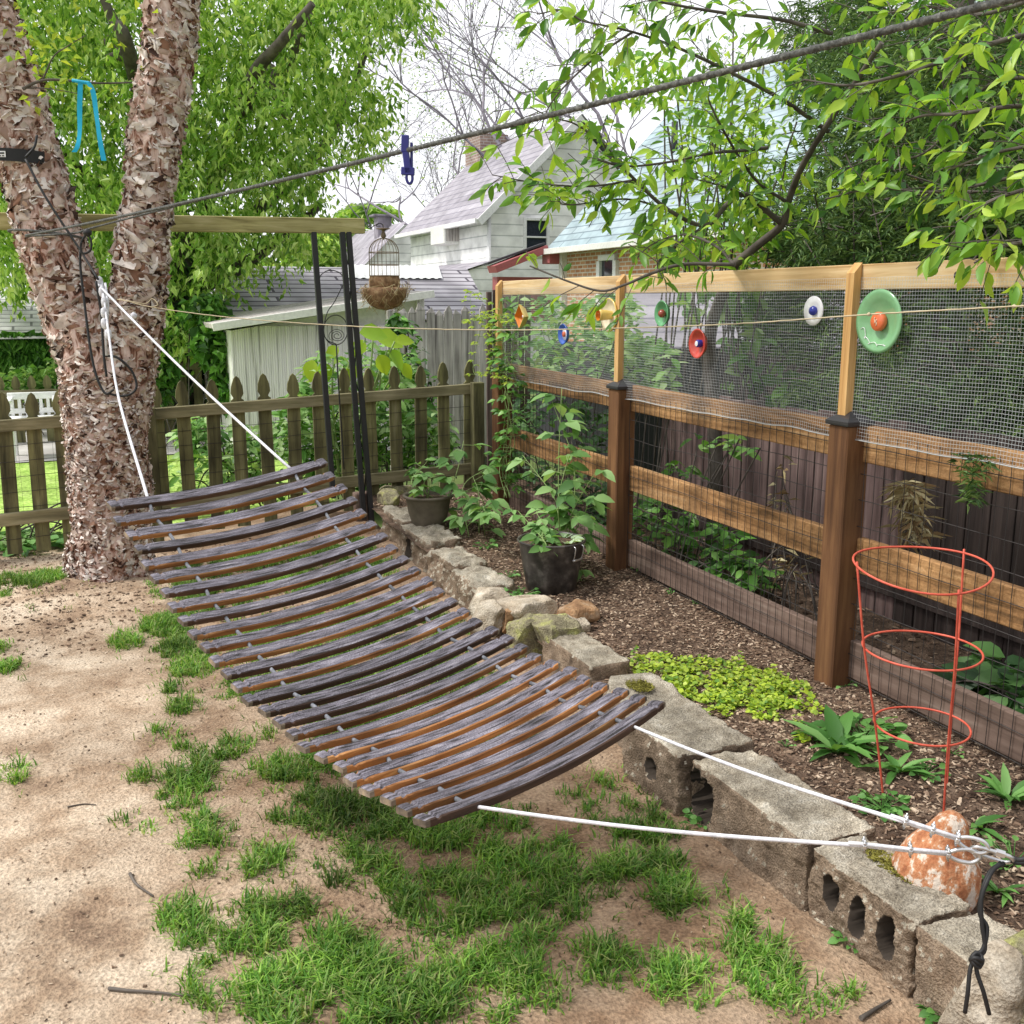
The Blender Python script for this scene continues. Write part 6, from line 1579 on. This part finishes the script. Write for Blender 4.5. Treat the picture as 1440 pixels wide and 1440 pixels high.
for P_, D_, L_, m_ in ((P, D, L, m_cherry), (Pd, Dd, Ld, m_cherryd)):
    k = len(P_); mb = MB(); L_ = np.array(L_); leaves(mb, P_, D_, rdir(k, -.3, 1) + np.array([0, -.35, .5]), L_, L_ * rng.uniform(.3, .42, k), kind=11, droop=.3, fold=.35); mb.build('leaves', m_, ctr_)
# background shade of cherry: dense mid layer
bush('cherry_tree', 'second cherry behind, its yellow green leaves massed above the brick house', 'tree', [(1000, 190, 5.6, 75, 90, .4), (960, 330, 5.6, 70, 45, .3), (1050, 130, 5.8, 80, 90, .4), (1040, 330, 5.5, 60, 50, .3), (900, 110, 5.8, 60, 40, .3), (1080, 260, 5.5, 60, 90, .4)], m_cherry, 1700, .075, 11, .4, None, -1, 26)
# dark evergreens
def evergreen(label, boxes, n, trunk):
    c = V(trunk[0]); root = thing('evergreen_tree', (c.x, c.y, .1), label, 'tree', 'evergreens behind the board fence')
    mb = MB(); tube(mb, smooth_path(trunk, 6), np.linspace(.11, .06, (len(trunk) - 1) * 6 + 1), 10)
    P = []; D = []; N = []
    for _ in range(n):
        px, py, X, rx, ry, rX = R.choice(boxes); a = R.uniform(0, TAU); q = math.sqrt(R.random())
        p = onx(px + rx * q * math.cos(a), py + ry * q * math.sin(a), X + R.uniform(-rX, rX))
        e = V((R.gauss(0, .8), R.gauss(0, .8), R.gauss(-.25, .5))).normalized(); s = e.cross(V((0, 0, 1))).normalized()
        if R.random() < .06: tube(mb, [p - e * .25, p + e * .1], .004, 4, caps=False)
        for j in range(9):
            b = p + e * (j * .016); sg = 1 if j % 2 else -1
            P.append(tuple(b)); D.append(tuple(e * .8 + s * sg * .7 + V((0, 0, R.gauss(0, .25))))); N.append((R.gauss(0, .4), R.gauss(-.3, .4), 1))
    mb.build('trunk', m_limb, root)
    mb = MB(); k = len(P); leaves(mb, P, D, N, rng.uniform(.035, .07, k), rng.uniform(.007, .013, k), droop=.2); mb.build('foliage', m_ever, root)
evergreen('dark feathery evergreen rising behind the near right fence bay', [(1300, 240, 4.0, 160, 150, .5), (1250, 320, 3.9, 150, 60, .4), (1380, 120, 4.0, 110, 130, .5), (1230, 120, 4.4, 110, 130, .5), (1400, 320, 3.7, 90, 70, .4), (1200, 350, 4.2, 110, 40, .3)], 4600, [(4.1, 4.0, .1), (4.12, 4.0, 1.2), (4.1, 4.1, 2.4), (4.15, 4.15, 3.6)])
evergreen('dark evergreen boughs hanging low behind the near hardware cloth', [(1350, 480, 3.95, 130, 90, .4), (1200, 460, 4.3, 110, 70, .4), (1420, 560, 3.9, 80, 60, .3), (1250, 560, 4.1, 140, 50, .3), (1100, 440, 4.6, 60, 50, .3)], 3200, [(4.0, 2.9, .1), (4.0, 2.95, 1.2), (4.05, 3.0, 2.2)])
evergreen('dense black green evergreen farther back above the shed roof', [(1330, 60, 5.6, 190, 120, .5), (1180, 300, 5.6, 110, 100, .5), (1330, 260, 5.4, 160, 150, .4), (1180, 60, 5.8, 80, 90, .4)], 4200, [(5.5, 5.6, .1), (5.5, 5.6, 2), (5.55, 5.6, 5)])
bush('leafy_tree', 'broad leafed green branches seen through the middle fence bay', 'tree', [(1080, 430, 5.8, 60, 50, .3), (1010, 420, 5.8, 60, 30, .3), (1060, 520, 5.6, 50, 60, .3), (1120, 560, 5.4, 40, 40, .3)], m_bush, 240, .13, 11, .6, None, -1, 20)
wl_ = thing('boundary_wall', (5.9, 6, 0), 'dark timber boundary wall behind the evergreens', 'wall')
mb = MB(); 
for y in np.arange(-1, 8.6, .16): box(mb, (5.2 + R.uniform(-.006, .006), y, .62), (.03, .15, 1.24), bev=.003)
mb.build('boards', m_shade, wl_)

# ================================================================== LIGHT, SKY, CAMERA
w = bpy.data.worlds.new('World'); scene.world = w; w.use_nodes = True
N = w.node_tree.nodes; Lk = w.node_tree.links; bg = N['Background']
SUN_EL, SUN_AZ = math.radians(56), math.radians(-74)      # azimuth from +Y towards +X
sky = N.new('ShaderNodeTexSky'); sky.sky_type = 'NISHITA'; sky.sun_disc = False
sky.sun_elevation = SUN_EL; sky.sun_rotation = SUN_AZ; sky.dust_density = 4; sky.air_density = 1
sc_ = N.new('ShaderNodeMix'); sc_.data_type = 'RGBA'; sc_.blend_type = 'MULTIPLY'; sc_.inputs['Factor'].default_value = 1; sc_.inputs[7].default_value = (.1, .1, .1, 1)
Lk.new(sky.outputs[0], sc_.inputs[6])
tcw = N.new('ShaderNodeTexCoord'); nzw = N.new('ShaderNodeTexNoise'); nzw.inputs['Scale'].default_value = 2.2; nzw.inputs['Detail'].default_value = 5
Lk.new(tcw.outputs['Generated'], nzw.inputs['Vector'])
cr = N.new('ShaderNodeValToRGB'); cr.color_ramp.elements[0].position = .3; cr.color_ramp.elements[0].color = (.9, .91, .96, 1); cr.color_ramp.elements[1].position = .7; cr.color_ramp.elements[1].color = (1.04, 1.04, 1.05, 1)
Lk.new(nzw.outputs['Fac'], cr.inputs['Fac'])
mxw = N.new('ShaderNodeMix'); mxw.data_type = 'RGBA'; mxw.inputs['Factor'].default_value = .86
Lk.new(sc_.outputs[2], mxw.inputs[6]); Lk.new(cr.outputs['Color'], mxw.inputs[7])
dotn = N.new('ShaderNodeVectorMath'); dotn.operation = 'DOT_PRODUCT'; Lk.new(tcw.outputs['Generated'], dotn.inputs[0])
hz_ = V((math.sin(math.radians(-30)) * .8, math.cos(math.radians(-30)) * .8, .6)); dotn.inputs[1].default_value = hz_
mrw = N.new('ShaderNodeMapRange'); mrw.inputs['From Min'].default_value = -.8; mrw.inputs['From Max'].default_value = .8; mrw.inputs['To Min'].default_value = .8; mrw.inputs['To Max'].default_value = 1.5
Lk.new(dotn.outputs['Value'], mrw.inputs['Value'])
mgw = N.new('ShaderNodeMix'); mgw.data_type = 'RGBA'; mgw.blend_type = 'MULTIPLY'; mgw.inputs['Factor'].default_value = 1; Lk.new(mxw.outputs[2], mgw.inputs[6]); Lk.new(mrw.outputs[0], mgw.inputs[7])
Lk.new(mgw.outputs[2], bg.inputs['Color']); bg.inputs['Strength'].default_value = 1.0

sl = bpy.data.lights.new('sun', 'SUN'); sl.energy = 3.3; sl.angle = math.radians(11); sl.color = (1, .96, .9)
so = bpy.data.objects.new('sun', sl); col.objects.link(so)
sdir = V((math.sin(SUN_AZ) * math.cos(SUN_EL), math.cos(SUN_AZ) * math.cos(SUN_EL), math.sin(SUN_EL)))
so.rotation_euler = (-sdir).to_track_quat('-Z', 'Y').to_euler(); so.location = (0, 0, 20)

cam = bpy.data.cameras.new('camera'); cam.lens = 36; cam.sensor_width = 36; cam.sensor_height = 36; cam.sensor_fit = 'HORIZONTAL'; cam.clip_end = 1000; cam.clip_start = .05
co = bpy.data.objects.new('camera', cam); col.objects.link(co); co.location = EYEV
fwd = V((sY * cP, cY * cP, -sP)); co.rotation_euler = fwd.to_track_quat('-Z', 'Y').to_euler(); scene.camera = co
scene.view_settings.view_transform = 'Standard'; scene.view_settings.look = 'None'; scene.view_settings.exposure = 0; scene.view_settings.gamma = 1
scene.cycles.max_bounces = 8; scene.cycles.transparent_max_bounces = 8
try:
    scene.cycles.use_denoising = True
except Exception: pass
for o in bpy.data.objects:
    if '_off' in o: del o['_off']
